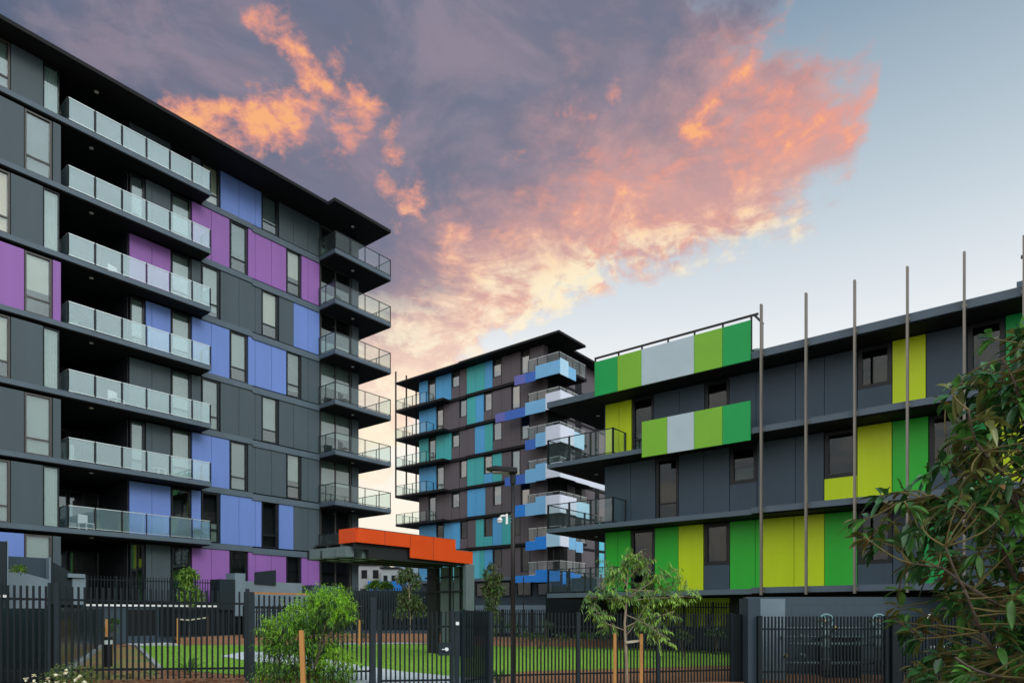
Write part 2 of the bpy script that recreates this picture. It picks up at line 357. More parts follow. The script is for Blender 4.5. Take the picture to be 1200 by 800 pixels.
def pot_plant(x, y, z, label, fr=None):
    fr = fr or L; r = empty('potted_plant', fr.W(x, y, z), 0, label, 'plant', 'pot plants on the balconies')
    MB().tube([(0, 0, 0), (0, 0, .32)], [.12, .16], 12).build('pot', RENDER, r); b = MB()
    for i in range(130): leaf(b, Vector((0, 0, .35)) + rnd_dir() * .16, (rnd_dir() + Vector((0, 0, .9))).normalized(), random.uniform(.15, .34), .05, 0, .3, .2, 3)
    b.build('foliage', leafmat('pot_leaf', (.05, .13, .03), .4), r)
outdoor_set(-2.2, 1.0, lev[2] + .23, 'white chair behind the frosted glass of the second long balcony above the terrace')
outdoor_set(-5.2, 1.6, lev[1] + .23, 'white chair at the left end of the lowest long balcony')
outdoor_set(-4.4, 2.4, lev[1] + .23, 'dark chair deep in the recess of the lowest long balcony', False)
outdoor_set(8.5, .35, lev[6] + .2, 'dark chair on the second highest corner balcony', False)
PLANTS_LATER = [(-.5, .5, lev[1] + .23, 'pot plant at the right end of the lowest long balcony'), (-6.1, .5, lev[4] + .23, 'pot plant at the left end of the balcony beside the purple bay panels'), (11.1, 2.2, lev[2] + .2, 'pot plant on the outer edge of the corner balcony above the canopy')]

# ================================================================ MIDDLE APARTMENT BLOCK
MBd = empty('apartment_building', M.W(0, 0), M.rz, 'farther brown grey apartment block with teal and sky blue panels and stepped light blue balconies', 'building')
mw = 1.1
def mx_(px): return M.S(px, mw)
ml = [4.75 + 3 * k for k in range(8)]
XA, XB = mx_(491), mx_(637)
MB().box(XA + .02, XB - .02, mw + .45, 26, 0, 25.7).build('wall_core', CORE, MBd)
T, K, GY = TEAL, SKYB, GREYM
# (kind, px0, px1, material or window kind, z-fraction of window sill)
midfl = {
 6: [('p', 491, 501.3, K), ('w', 501.5, 510.2, 'warm', 0), ('p', 510.5, 528.8, K), ('w', 529.2, 538.5, 'warm', .42), ('p', 538.8, 547, GY), ('p', 547, 568, T), ('p', 568, 577, K), ('w', 577.2, 587.5, 'warm', .36), ('p', 587.8, 610, GY), ('w', 610.2, 620.5, 'warm', .2), ('p', 620.8, 637, GY)],
 5: [('p', 491, 511, K), ('w', 511.2, 519.5, 'warm', 0), ('p', 519.8, 538, GY), ('w', 538.3, 547, 'warm', .36), ('p', 547.2, 557.5, T), ('p', 557.5, 566.8, K), ('w', 567, 576.5, 'warm', .36), ('p', 576.8, 599, GY), ('w', 599.2, 609.5, 'warm', .2), ('p', 609.8, 637, GY)],
 4: [('p', 491, 502, T), ('w', 502.2, 510.5, 'half', 0), ('p', 510.8, 529, T), ('w', 529.3, 538.3, 'blind', .42), ('p', 538.6, 556.5, GY), ('p', 556.5, 568, K), ('p', 568, 577.3, T), ('w', 577.6, 588, 'warm', .36), ('p', 588.3, 610, GY), ('w', 610.2, 620.5, 'low', .2), ('p', 620.8, 637, GY)],
 3: [('p', 491, 511, K), ('w', 511.2, 520.3, 'blind', 0), ('p', 520.6, 538.3, GY), ('w', 538.6, 547.2, 'blind', .36), ('p', 547.4, 566.8, T), ('w', 567, 576.8, 'blind', .36, K), ('p', 577, 588, T), ('p', 588, 599, GY), ('w', 599.2, 609.5, 'blind', .12), ('p', 609.8, 637, GY)],
 2: [('p', 491, 502, GY), ('w', 502.2, 510.7, 'low', 0), ('p', 511, 529, GY), ('w', 529.3, 538.5, 'half', .42), ('p', 538.8, 547.5, GY), ('p', 547.5, 568.7, K), ('p', 568.7, 577.5, GY), ('w', 577.8, 588, 'blind', .30), ('p', 588.3, 610, GY), ('w', 610.2, 621, 'dark', .1), ('p', 621.3, 637, GY)],
 1: [('p', 491, 511, K), ('w', 511.3, 520, 'dark', 0), ('p', 520.3, 539, K), ('w', 539.2, 547.5, 'dark', .36), ('p', 547.8, 557.5, GY), ('p', 557.5, 566.8, T), ('w', 567, 577, 'dark', .36, T), ('p', 577.2, 588, K), ('p', 588, 599, T), ('w', 599.2, 609.5, 'dark', .3), ('p', 609.8, 637, GY)],
 0: [('p', 491, 501.3, K), ('w', 501.5, 510.2, 'dark', 0), ('p', 510.5, 547, CYAN), ('p', 547, 562, CYAN), ('p', 562, 568, T), ('p', 568, 577, K), ('w', 577.2, 588, 'dark', .36), ('p', 588.3, 610, GY), ('w', 610.2, 621, 'dark', .15), ('p', 621.3, 637, GY)]}
for fl in range(7):
    z0 = ml[fl] + .2; z1 = ml[fl + 1] - .1
    for t in midfl[fl]:
        a, b = mx_(t[1]), mx_(t[2])
        if t[0] == 'p': panel(MBd, a, b, z0, z1, mw, t[3], [a + (b - a) * .5] if b - a > 1.6 else [])
        else:
            zs = z0 + (z1 - z0) * t[4]
            window(MBd, a, b, zs, z1, mw, t[3], 0 if t[4] else .25, FRAME, .08, None, GLM if fl > 1 else GLG)
            if t[4]: panel(MBd, a, b, z0, zs - .01, mw, t[5] if len(t) > 5 else GY)
    # ledge line
    if fl:
        e = MB().box(mx_(528.5), mx_(547), mw - .18, mw + .4, ml[fl] - .1, ml[fl] + .18).box(mx_(547), XB, mw - .20, mw + .4, ml[fl] - .02, ml[fl] + .24)
        e.build('ledge', ROOF, MBd)
        yb = M.YX(491, 0)
        xr = M.S(519, 0)
        sl = MB().box(0, XA, 0, 6.0, ml[fl] - .05, ml[fl] + .17).box(XA, xr, 0, mw - .0, ml[fl] - .05, ml[fl] + .17).build('balcony', ROOF, MBd)
        xe = M.S(499, 0)
        rail(sl, [(.05, 5.95), (.05, .05), (xe, .05), (xe, mw - .05)], ml[fl] + .17, 1.05, [[0, .33, .52, .68, .84, 1], [0, .28, .55, .8, 1], [0, 1]], GLC, RAILD, RAILD, .06)
        downlight(sl, 1.4, 2.5, ml[fl] - .05)
box('ledge', LEDGE, MBd, XA, XB, mw - .25, mw + .4, ml[0] - .1, ml[0] + .18)
for px, dz in ((464, 0), (476.5, 0), (488, 0)):
    y = max(.05, M.YX(px, .02)); MB().box(-.08, .04, y - .06, y + .06, ml[3] if px < 500 else 4, 27.05).build('steel_post', GUN, MBd)
rf = MB().box(-.05, M.S(538, 0), -.02, 26, 25.7, 25.86).box(M.S(538, 0), 20.95, -.10, M.YX(686.5, 20.95), 25.7, 25.9).box(M.S(538, 0), 19.6, M.YX(686.5, 20.95), 26, 25.68, 25.88).build('roof', ROOF, MBd)
# stepped coloured balcony panels on the right-hand corner
def mpan(px0, px1, ytop, ybot, m, par, dy=0):        # measured at the left edge of the panel
    a, b = M.S(px0, 0), M.S(px1, 0); z1, z0 = M.Z(px0, ytop, 0), M.Z(px0, ybot, 0)
    return MB().box(a, b, -.06 - dy, .0, z0, z1).build('balustrade_panel', m, par)
def spanl(px0, px1, ytop, ybot, m, par, dx=0):       # panel on the return side, measured at its left edge
    X = 20.95; a, b = M.YX(px0, X), M.YX(px1, X); z1, z0 = M.ZX(px0, ytop, X), M.ZX(px0, ybot, X)
    return MB().box(X, X + .06 + dx, a, b, z0, z1).build('balustrade_panel', m, par)
front = {6: [(603.3, 615.6, 441.3, 452, VIOL), (615.6, 628, 437.9, 449.2, ROYAL), (628, 655.9, 429.2, 444.5, LBLUE)],
 5: [(581, 592, 485.3, 495.4, VIOL), (592, 615.8, 482.5, 493.2, ROYAL), (615.8, 639.8, 472.4, 487, LBLUE), (639.8, 655.9, 461.5, 480.5, LAV)],
 4: [(615.8, 628, 516.3, 528, ROYAL), (628, 639.8, 508.4, 524, LBLUE), (639.8, 655.9, 500, 521, LAV)],
 3: [(592, 604, 559.7, 569.8, ROYAL), (604, 615.8, 557, 568, ROYAL), (615.8, 628, 550.7, 566.4, LBLUE), (628, 639.8, 544, 563.6, LBLUE), (639.8, 655.9, 543, 560.5, LAV)],
 2: [(603.8, 615.8, 592.3, 605.8, VIVID), (615.8, 628, 590, 604.7, LBLUE), (628, 639.8, 582, 603, LBLUE), (639.8, 655.9, 581, 602, LAV)],
 1: [(616.3, 627.5, 634.4, 645, VIVID), (627.5, 640.6, 628.8, 643.8, VIVID), (640.6, 655.9, 624.4, 640.6, PBLUE)],
 0: [(603.8, 628, 674.4, 682.5, VIVID), (628, 642, 667.5, 682, VIVID), (644, 655.9, 668.1, 681, VIVID)]}
side = {6: [(656, 665.5, 419, 438, PBLUE), (665.5, 674.3, 429, 442.5, LBLUE)],
 5: [(656, 680, 456.5, 477.5, LAV), (680, 688, 470, 484, PBLUE)],
 4: [(656, 672, 497, 517, LAV), (672, 684, 505, 523, PBLUE)],
 3: [(656, 674, 540, 558.6, LAV), (674, 690, 549, 564.5, LAV), (690, 712, 554.5, 569.5, LAV)],
 2: [(656, 675, 579, 600, LAV), (675, 690, 587, 605, PBLUE)],
 1: [(656, 666, 626.9, 639.4, LAV), (666, 674, 629.4, 643, LBLUE), (674.4, 682.5, 634, 646.5, LBLUE)],
 0: [(659, 672, 669, 684, VIVID), (672, 680, 672, 685, VIVID)]}
for fl in range(7):
    z = ml[fl]; x0 = M.S(front[fl][0][0], 0); ye = M.YX(side[fl][-1][1], 20.95); ye = max(ye, M.YX(688, 20.95))
    xm = M.S(616, 0) if fl < 6 else M.S(616, 0)
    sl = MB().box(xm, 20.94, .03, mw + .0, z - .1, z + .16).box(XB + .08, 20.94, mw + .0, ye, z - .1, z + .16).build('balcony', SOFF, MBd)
    for q in front[fl]: mpan(*q[:4], q[4], sl)
    for q in side[fl]: spanl(*q[:4], q[4], sl)
    xg = M.S(619, .1)
    rail(sl, [(xg, mw - .1), (xg, .1), (20.85, .1), (20.85, ye - .1)], z + .16, 1.2, [[0, 1], [0, .3, .62, 1], [0, .25, .5, .75, 1]], GLC, RAILW, RAILD, .05)
    downlight(sl, 20.0, 1.0, z - .1)
# side elevation
sd = MBd
def sy(px): return M.YX(px, XB)
for fl in range(7):
    z0 = ml[fl] + .18; z1 = ml[fl + 1] - .1
    segs = [(637.4, 642, 'p', GY), (642, 649, 'w'), (649, 657, 'w'), (657, 664.5, 'w'), (664.8, 674, 'p', GY), (674, 681.5, 'w'), (681.5, 697, 'p', GY), (697, 702, 'w'), (702.2, 708, 'p', CYAN if fl in (0, 1, 6) else GY), (708, 722, 'p', GY)]
    for s_ in segs:
        a, b = sy(s_[0]), sy(s_[1])
        if s_[2] == 'p': MB().box(XB - .1, XB, a + .01, b - .01, z0, z1).build('wall_panel', s_[3], MBd)
        else:
            f = MB(); f.box(XB - .3, XB - .02, a, a + .08, z0, z1).box(XB - .3, XB - .02, b - .08, b, z0, z1).box(XB - .3, XB - .02, a, b, z1 - .08, z1)
            o = f.build('window', FRAME, MBd); box('pane', GLW, o, XB - .2, XB - .18, a + .08, b - .08, z0, z1 - .08)
            if (fl + int(s_[0])) % 2: box('blind', BLIND, o, XB - .28, XB - .27, a + .08, b - .08, z0, z1 - .9)
# podium
box('podium_wall', RENDERD, MBd, XA - 3, 24, mw + .3, 27, 0, ml[0] - .12)
for px in (556, 580, 604, 628):
    a = mx_(px); window(MBd, a, a + 1.7, 3.2, 4.5, mw + .1, 'dark', 0, FRAME, .07, None, GLG)

# ================================================================ GREEN APARTMENT BLOCK
GB = empty('apartment_building', G.W(0, 0), G.rz, 'nearer slate grey three storey block at right with green and yellow panels and steel fins', 'building')
gw = 1.15
def gx(px, y=gw): return G.S(px, y)
gl = [2.25, 5.25, 8.25, 11.05]
GX0, GX1 = gx(709.5), 30.0
MB().box(GX0 + .02, GX1, gw + .45, 22, 2.3, 11.0).build('wall_core', CORE, GB)
Y_, N_, S_ = YELL, GREEN, GREYG
grn = {
 2: [('p', 709.5, 740, Y_, [725.3]), ('w', 740.3, 766, 'low', 0), ('p', 766.3, 825.5, S_, [796]), ('w', 825.8, 854.5, 'dark', 0), ('p', 854.8, 1004.5, S_, [886, 932, 966]), ('w', 1004.8, 1045.3, 'dark', .42), ('p', 1045.6, 1085, Y_, [1063]), ('p', 1085.3, 1133, S_, []), ('w', 1133.3, 1178, 'dark', .36), ('p', 1178.3, 1210, DGREEN, [])],
 1: [('p', 709.5, 768, S_, [739]), ('w', 768.3, 795, 'dark', 0), ('p', 795.3, 854.8, S_, [824.5]), ('w', 855, 887, 'low', .45), ('p', 887.3, 965.5, S_, [932]), ('w', 965.8, 1004.3, 'dark', .37, Y_), ('p', 1004.6, 1045.2, Y_, []), ('p', 1045.5, 1088, N_, []), ('w', 1088.3, 1135, 'dark', .36), ('p', 1135.3, 1165, DGREEN, []), ('p', 1165.3, 1200, YELL, [])],
 0: [('p', 709.5, 739, N_, [724]), ('w', 739.3, 767, 'dark', 0), ('p', 767.3, 795, N_, []), ('p', 795, 824.3, Y_, []), ('w', 824.6, 855, 'dark', .38), ('p', 855.3, 893.5, N_, [885]), ('p', 893.8, 966, Y_, [930.5]), ('p', 966, 1004.5, N_, []), ('w', 1004.8, 1046, 'dark', .30), ('p', 1046.3, 1080, S_, []), ('p', 1080, 1116, DGREEN, []), ('p', 1116.3, 1190, S_, [1150])]}
for fl in range(3):
    z0 = gl[fl] + .22; z1 = gl[fl + 1] - .05
    for t in grn[fl]:
        a, b = gx(t[1]), gx(t[2])
        if t[0] == 'p': panel(GB, a, b, z0, z1, gw, t[3], [gx(p) for p in t[4]])
        else:
            zs = z0 + (z1 - z0) * t[4]
            window(GB, a, b, zs, z1, gw, t[3], .28 if not t[4] else 0, FRAME, .14 if t[4] else .12, None, GLG)
            if t[4]: panel(GB, a, b, z0, zs - .01, gw, t[5] if len(t) > 5 else S_)
    a = gx(1210 if fl == 2 else (1200 if fl == 1 else 1190))
    xx = a; i = 0
    while xx < GX1 - .1:
        w_ = (1.5, 1.1, 2.2, 1.2)[i % 4]; nx = min(GX1, xx + w_)
        if i % 4 == 1: window(GB, xx, nx, z0, z1, gw, 'half', .28, FRAME, .1)
        else: panel(GB, xx, nx, z0, z1, gw, (S_, S_, Y_, N_)[(i + fl) % 4], [])
        xx = nx; i += 1
    # end wall (left side of the block)
    MB().box(GX0 - .05, GX0 + .02, gw + .02, 22, z0, z1).build('wall_panel', S_, GB)
for k in range(3):
    z = gl[k]; xs = gx(881, 0)
    s = MB().box(0, xs, 0, gw + .3, z, z + .20).box(0, GX0, gw + .3, 8, z, z + .20).box(xs, GX1, -.06, gw + .3, z + .03, z + .25)
    sl = s.build('balcony', LEDGE, GB)
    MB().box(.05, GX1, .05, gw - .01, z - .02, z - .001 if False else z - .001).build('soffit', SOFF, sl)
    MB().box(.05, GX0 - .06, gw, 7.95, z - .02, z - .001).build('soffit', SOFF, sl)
    ps = [G.S(p) for p in (641.8, 666.5, 691.5, 717.8)]; ps[0] = .04
    ln = ps[-1] - ps[0]
    rail(sl, [(.04, 7.9), (.04, .04), (ps[-1], .04), (ps[-1], gw - .05)], z + .20, 1.1, [[0, .2, .4, .6, .8, 1], [(p - ps[0]) / ln for p in ps], [0, 1]], GLC, RAILD, RAILD, .07, post_low=.15)
    downlight(sl, 1.2, 2.4, z - .02)
rf = MB().box(0, gx(881, 0), 0, 22, 11.05, 11.32).box(gx(881, 0), GX1, -.06, 22, 11.08, 11.36).build('roof', LEDGE, GB)
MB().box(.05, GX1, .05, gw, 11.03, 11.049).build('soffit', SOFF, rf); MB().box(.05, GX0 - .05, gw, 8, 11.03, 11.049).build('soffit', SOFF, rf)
downlight(rf, 1.3, 2.4, 11.03)
# solid coloured balustrades
def gp(px0, px1, z0, z1, m): return MB().box(G.S(px0, -.1) + .006, G.S(px1, -.1) - .006, -.16, -.1, z0, z1).build('balustrade_panel', m, GB)
for a, b, m in ((697.6, 724.3, DGREEN), (724.3, 752.4, LGREEN), (752.4, 814, PALE), (814, 847.2, LGREEN), (847.2, 880.3, DGREEN)): gp(a, b, 11.02, 12.52, m)
for a, b, m in ((752.8, 782.6, LGREEN), (782.6, 814, PALE), (814, 847.2, LGREEN), (847.2, 880.3, DGREEN)): gp(a, b, 8.02, 9.50, m)
h = MB(); xa, xb = G.S(697, -.05), G.S(884, -.05)
h.bar((xa, -.05, 12.72), (xb + .15, -.05, 12.72), .07, .07)
for p in (697.8, 725, 752.4, 783, 814, 847.2, 880.5): h.box(G.S(p, -.05) - .03, G.S(p, -.05) + .03, -.08, -.02, 11.4, 12.70)
h.box(xb - .05, xb + .01, .9, .96, 11.3, 12.7); h.bar((xb, -.05, 12.72), (xb, .95, 12.72), .06, .06)
h.build('handrail', GUN, GB)
MB().tube([(gx(887, .3), .3, 11.35), (gx(887, .3), .3, 11.5)], .22, 10).build('roof_vent', GALV, GB)
for px, tz in ((892, 12.97), (944.5, 12.92), (1001.5, 12.89), (1063.3, 12.85), (1130, 12.81), (1200, 12.8)):
    x = G.S(px, -.2); MB().box(x - .035, x + .035, -.26, -.10, 2.2, tz).box(x - .07, x + .07, -.101, -.06, 2.30, 2.42).box(x - .07, x + .07, -.101, -.06, 5.30, 5.42).box(x - .07, x + .07, -.101, -.06, 8.30, 8.42).box(x - .07, x + .07, -.101, -.06, 11.12, 11.24).build('steel_fin', STEEL, GB)
ve = G.S(1192, 1.0); MB().box(ve, ve + 1.6, .5, 2.1, 11.36, 11.75).box(ve + .3, ve + .36, .6, .66, 11.75, 12.5).box(ve + .1, ve + 1.6, .55, .7, 12.5, 12.56).build('roof_rail', LEDGE, GB)
# undercroft
uy = 3.0
MB().box(GX0, GX1, uy, 22, 0, 2.24).build('undercroft_wall', RENDERD, GB)
panel(GB, G.S(742, uy - .12), G.S(855, uy - .12), .9, 2.2, uy - .12, YELL, [G.S(p, uy - .12) for p in (757, 775, 803, 830)])

# ================================================================ GROUND
def smooth(t): t = max(0., min(1., t)); return t * t * (3 - 2 * t)
def gz(x, y): return -.01 * x - .05 - .46 * smooth((x + 6) / 7.) * smooth((28 - y) / 8.)      # the bed falls away towards the street on the right
def gpt(px, py, dz=0):
    Y = 20.
    for _ in range(60): X = (px - CX) / F * Y; Y = .5 * Y + .5 * (EYE - gz(X, Y)) / ((py - HY) / F)
    X = (px - CX) / F * Y; return (X, Y, gz(X, Y) + dz)
import bmesh
def sheet(name, pts, m, kind='structure', dz=0):
    bm = bmesh.new(); bm.faces.new([bm.verts.new((p[0], p[1], 0)) for p in pts])
    xs = [p[0] for p in pts]; ys = [p[1] for p in pts]
    for ax, lo_, hi_ in ((0, min(xs), max(xs)), (1, min(ys), max(ys))):
        v = math.ceil(lo_)
        while v < hi_:
            co = (v, 0, 0) if ax == 0 else (0, v, 0); no = (1, 0, 0) if ax == 0 else (0, 1, 0)
            bmesh.ops.bisect_plane(bm, geom=bm.verts[:] + bm.edges[:] + bm.faces[:], plane_co=co, plane_no=no); v += 1
    for v in bm.verts: v.co.z = gz(v.co.x, v.co.y) + dz
    me = bpy.data.meshes.new(name); bm.to_mesh(me); bm.free(); me.materials.append(m)
    me.polygons.foreach_set('use_smooth', [True] * len(me.polygons)); o = bpy.data.objects.new(name, me); COL.objects.link(o); return tag(o, kind=kind)
def soil(name, c1, c2, c3, scale, bump):
    m, n, l, p = nt(name); p.inputs['Roughness'].default_value = .9
    tc = n.new('ShaderNodeTexCoord'); a = n.new('ShaderNodeTexNoise'); a.inputs['Scale'].default_value = scale; a.inputs['Detail'].default_value = 8; a.inputs['Roughness'].default_value = .75
    b = n.new('ShaderNodeTexNoise'); b.inputs['Scale'].default_value = .6; b.inputs['Detail'].default_value = 5
    l.new(tc.outputs['Object'], a.inputs[0]); l.new(tc.outputs['Object'], b.inputs[0])
    cr = n.new('ShaderNodeValToRGB'); e = cr.color_ramp.elements; e[0].position = .35; e[1].position = .65; e[0].color = (*c1, 1); e[1].color = (*c2, 1); l.new(a.outputs['Fac'], cr.inputs[0])
    mx = n.new('ShaderNodeMix'); mx.data_type = 'RGBA'; cr2 = n.new('ShaderNodeValToRGB'); cr2.color_ramp.elements[0].position = .48; cr2.color_ramp.elements[1].position = .62
    l.new(b.outputs['Fac'], cr2.inputs[0]); l.new(cr2.outputs[0], mx.inputs[0]); l.new(cr.outputs[0], mx.inputs[6]); mx.inputs[7].default_value = (*c3, 1)
    l.new(mx.outputs[2], p.inputs['Base Color'])
    bp = n.new('ShaderNodeBump'); bp.inputs['Strength'].default_value = bump; bp.inputs['Distance'].default_value = .05; l.new(a.outputs['Fac'], bp.inputs['Height']); l.new(bp.outputs[0], p.inputs['Normal'])
    return m
MULCH = soil('bark_mulch', (.15, .065, .030), (.55, .25, .11), (.30, .14, .065), 14, .9)
MULCHG = soil('weedy_mulch', (.18, .10, .04), (.50, .30, .12), (.16, .26, .05), 12, .9)
TURF = soil('turf', (.12, .27, .014), (.27, .50, .04), (.19, .38, .028), 9, .7)
EARTH = soil('far_ground', (.09, .09, .08), (.14, .14, .13), (.10, .11, .08), .8, .3)
b = MB(); b.face([(-1500, -300, -.62), (1500, -300, -.62), (1500, 2500, -.62), (-1500, 2500, -.62)])
tag(b.build('ground', EARTH), kind='structure')
sheet('garden_bed', [(-26, 8), (16, 8), (16, 42), (-34, 46)], MULCH)
gE = [gpt(*p) for p in ((160, 756), (187, 783.5), (262, 796), (440, 800))]
sheet('lawn', [gpt(160, 756.2), gpt(187, 783), gpt(284, 791), gpt(420, 793), gpt(620, 786), gpt(870, 779), gpt(880, 762), gpt(700, 757.5), gpt(560, 756), gpt(500, 754.5), gpt(400, 754.5), gpt(300, 755.5)], TURF, dz=.012)
sheet('weedy_bed', [gpt(118, 759), gpt(60, 797), gpt(190, 797), gpt(184, 783.5), gpt(157, 756.5)], MULCHG, dz=.008)
sheet('path', [gpt(258, 769), gpt(290, 763), gpt(330, 765.5), gpt(370, 771), gpt(420, 780), gpt(470, 787), gpt(560, 795), gpt(640, 812), gpt(620, 850), gpt(470, 830), gpt(410, 803), gpt(370, 788), gpt(330, 778.5), gpt(290, 774.5)], CONC, dz=.028)
sheet('path', [gpt(110, 745.5), gpt(150, 748.2), gpt(215, 754.6), gpt(212, 756.4), gpt(160, 756.5), gpt(112, 749)], CONC, dz=.024)
sheet('path', [gpt(385, 752.5), gpt(506, 751.5), gpt(506, 754), gpt(385, 755)], CONC, dz=.02)
def strip(name, pts, w, h, m, label, cat='kerb'):
    b = MB()
    for i in range(len(pts) - 1):
        b.bar(Vector(pts[i]) + Vector((0, 0, h / 2)), Vector(pts[i + 1]) + Vector((0, 0, h / 2)), w, h)
    return tag(b.build(name, m), kind='structure')
strip('kerb', [gpt(160, 756.5), gpt(187, 784)], .12, .08, KERB, '')
strip('kerb', [gpt(118, 758.5), gpt(72, 796)], .16, .12, KERB, '')
# planted banks rising from the lawn to the walls behind
def bank(lo_pts, hi_pts):
    b = MB()
    for i in range(len(lo_pts) - 1): b.face([lo_pts[i], lo_pts[i + 1], hi_pts[i + 1], hi_pts[i]])
    return tag(b.build('garden_bank', MULCH), kind='structure')
def hp(px, py, d): return ((px - CX) / F * d, d, EYE + (HY - py) / F * d)
bank([gpt(385, 753.2, .02), gpt(470, 752.6, .02), gpt(560, 755, .02)], [hp(385, 740, 36.4), hp(470, 740.5, 37.4), hp(560, 742, 38.5)])
bank([gpt(556, 756.5, .02), gpt(640, 757.5, .02), gpt(735, 759, .02)], [hp(556, 745, 36.3), hp(640, 747, 34.8), hp(735, 749, 33.0)])
bank([gpt(212, 755.5, .02), gpt(290, 755.8, .02), gpt(392, 754.6, .02)], [L.W(L.S(205, -.78), -.78, L.Z(205, 747, -.78)), L.W(L.S(284, -.9), -.9, L.Z(284, 743, -.9)), hp(392, 742, 37.0)])
# grass blades
gb = MB(); lawnpoly = [gpt(160, 756.2), gpt(187, 783), gpt(284, 791), gpt(420, 793), gpt(620, 786), gpt(870, 779), gpt(880, 762), gpt(560, 756), gpt(400, 754.5)]
pathpoly = [gpt(258, 769), gpt(290, 763), gpt(370, 771), gpt(470, 787), gpt(560, 795), gpt(470, 830), gpt(410, 803), gpt(330, 778.5)]
def inside(x, y, P):
    c = False; n = len(P)
    for i in range(n):
        x1, y1 = P[i][0], P[i][1]; x2, y2 = P[i - 1][0], P[i - 1][1]
        if (y1 > y) != (y2 > y) and x < (x2 - x1) * (y - y1) / (y2 - y1) + x1: c = not c
    return c
cnt = 0
while cnt < 34000:
    x = random.uniform(-16, 10); y = 15.5 + 17 * random.random() ** 1.3
    if inside(x, y, lawnpoly) and not inside(x, y, pathpoly):
        cnt += 1; h_ = random.uniform(.03, .07); a = random.uniform(0, 6.28); w_ = .010
        dx, dy = math.cos(a) * w_, math.sin(a) * w_; z = gz(x, y)
        gb.face([(x - dx, y - dy, z), (x + dx, y + dy, z), (x + random.uniform(-.03, .03), y + random.uniform(-.03, .03), z + h_)], random.choice((0, 0, 1)))
tag(gb.build('grass', [leafmat('grass_blade', (.20, .42, .03), .6), leafmat('grass_blade_light', (.36, .56, .06), .6)]), 'short green lawn grass behind the picket fence', 'grass', kind='stuff')
cb = MB()
for i in range(9000):
    x = random.uniform(-18, 10); y = random.choice((random.uniform(13, 18), random.uniform(28, 36)))
    if inside(x, y, lawnpoly) or inside(x, y, pathpoly): continue
    z = gz(x, y) + random.uniform(.0, .03); a = random.uniform(0, 3.14); l_ = random.uniform(.03, .07); w_ = .012
    dx, dy = math.cos(a) * l_, math.sin(a) * l_
    cb.face([(x - dx - dy * .3, y - dy + dx * .3, z), (x + dx - dy * .3, y + dy + dx * .3, z + random.uniform(0, .03)), (x + dx + dy * .3, y + dy - dx * .3, z + .01), (x - dx + dy * .3, y - dy - dx * .3, z + .02)], random.randrange(2))
tag(cb.build('mulch', [mat('bark_chip_red', (.40, .17, .08), .9, .3, 9), mat('bark_chip_brown', (.16, .08, .045), .9, .3, 9)]), 'loose reddish bark chips on the garden beds', 'mulch', kind='stuff')

# ================================================================ TERRACE IN FRONT OF THE LEFT BLOCK
ty = -.8
TE = tag(MB().box(-22, lx(276, ty), ty, .0, -.6, 1.84).box(-22, 7.3, 0.01, 1.02, -.6, 1.9).build('terrace_wall', RENDERD), 'low dark blue terrace wall under the left block with a pale coping', 'wall')
TE.location = L.W(0, 0); TE.rotation_euler = (0, 0, L.rz)
def LO(o): o.location = L.W(0, 0); o.rotation_euler = (0, 0, L.rz); return o
def lchild(name, m, parent, *a): return box(name, m, parent, *a)
box('coping', WHITE, TE, L.S(58, ty), L.S(86, ty), ty - .08, ty + .3, 1.90, 2.0)
box('coping', WHITE, TE, L.S(100, ty), L.S(275, ty), ty - .08, ty + .3, 1.85, 1.94)
box('opening', CORE, TE, L.S(148, ty), L.S(182, ty), ty - .012, ty, .5, 1.7)
sc = MB(); x = L.S(186, ty)
while x < L.S(284, ty): sc.box(x, x + .06, ty - .10, ty - .05, .45, 1.8); x += .13
sc.box(L.S(186, ty), L.S(284, ty), ty - .05, ty - .02, .5, .56); sc.box(L.S(186, ty), L.S(284, ty), ty - .05, ty - .02, 1.6, 1.66)
sc.build('slat_screen', FENCE, TE)
# balustrade on the terrace
def picket_run(name, P, Q, z0p, z1p, pitch, w, label, cat='fence', m=FENCE, rails=(.12, .92), posts=2, postw=.09, parent_rot=None, post_up=.02, postm=None, depth=.03, ext=.0):
    """P,Q ground points (x,y); z0p/z1p = (bottom,top) heights at each end"""
    r = empty(name, (P[0], P[1], z0p[0]), math.atan2(Q[1] - P[1], Q[0] - P[0]), label, cat)
    ln = math.hypot(Q[0] - P[0], Q[1] - P[1]); n = max(2, int(ln / pitch)); zb = z0p[0]
    def zz(t, f): b = z0p[0] + (z1p[0] - z0p[0]) * t; tp = z0p[1] + (z1p[1] - z0p[1]) * t; return b + (tp - b) * f - zb
    bays = posts
    for k in range(bays):
        b = MB(); i0, i1 = int(n * k / bays), int(n * (k + 1) / bays)
        for i in range(i0, i1):
            t = (i + .5) / n; x = t * ln; b.box(x - w / 2, x + w / 2, -depth / 2, depth / 2, zz(t, 0), zz(t, 1))
        b.build('picket_panel', m, r)
        t0, t1 = k / bays, (k + 1) / bays
        for f in rails:
            q = MB(); q.bar((t0 * ln, depth / 2 + .02, zz(t0, f)), (t1 * ln, depth / 2 + .02, zz(t1, f)), .035, .045); q.build('rail', m, r)
    for k in range(bays + 1):
        t = k / bays; x = t * ln; MB().box(x - postw / 2, x + postw / 2, -postw / 2 + .02, postw / 2 + .02, zz(t, 0) - .3, zz(t, 1) + post_up).build('post', postm or m, r)
    return r
a = L.W(L.S(102, ty), ty + .1); b_ = L.W(L.S(258, ty), ty + .1)
picket_run('balustrade', a, b_, (2.0, 3.2), (1.96, 3.25), .13, .03, 'slim dark picket balustrade on the terrace of the left block', 'balustrade', rails=(.08, .86), posts=5, postw=.06)
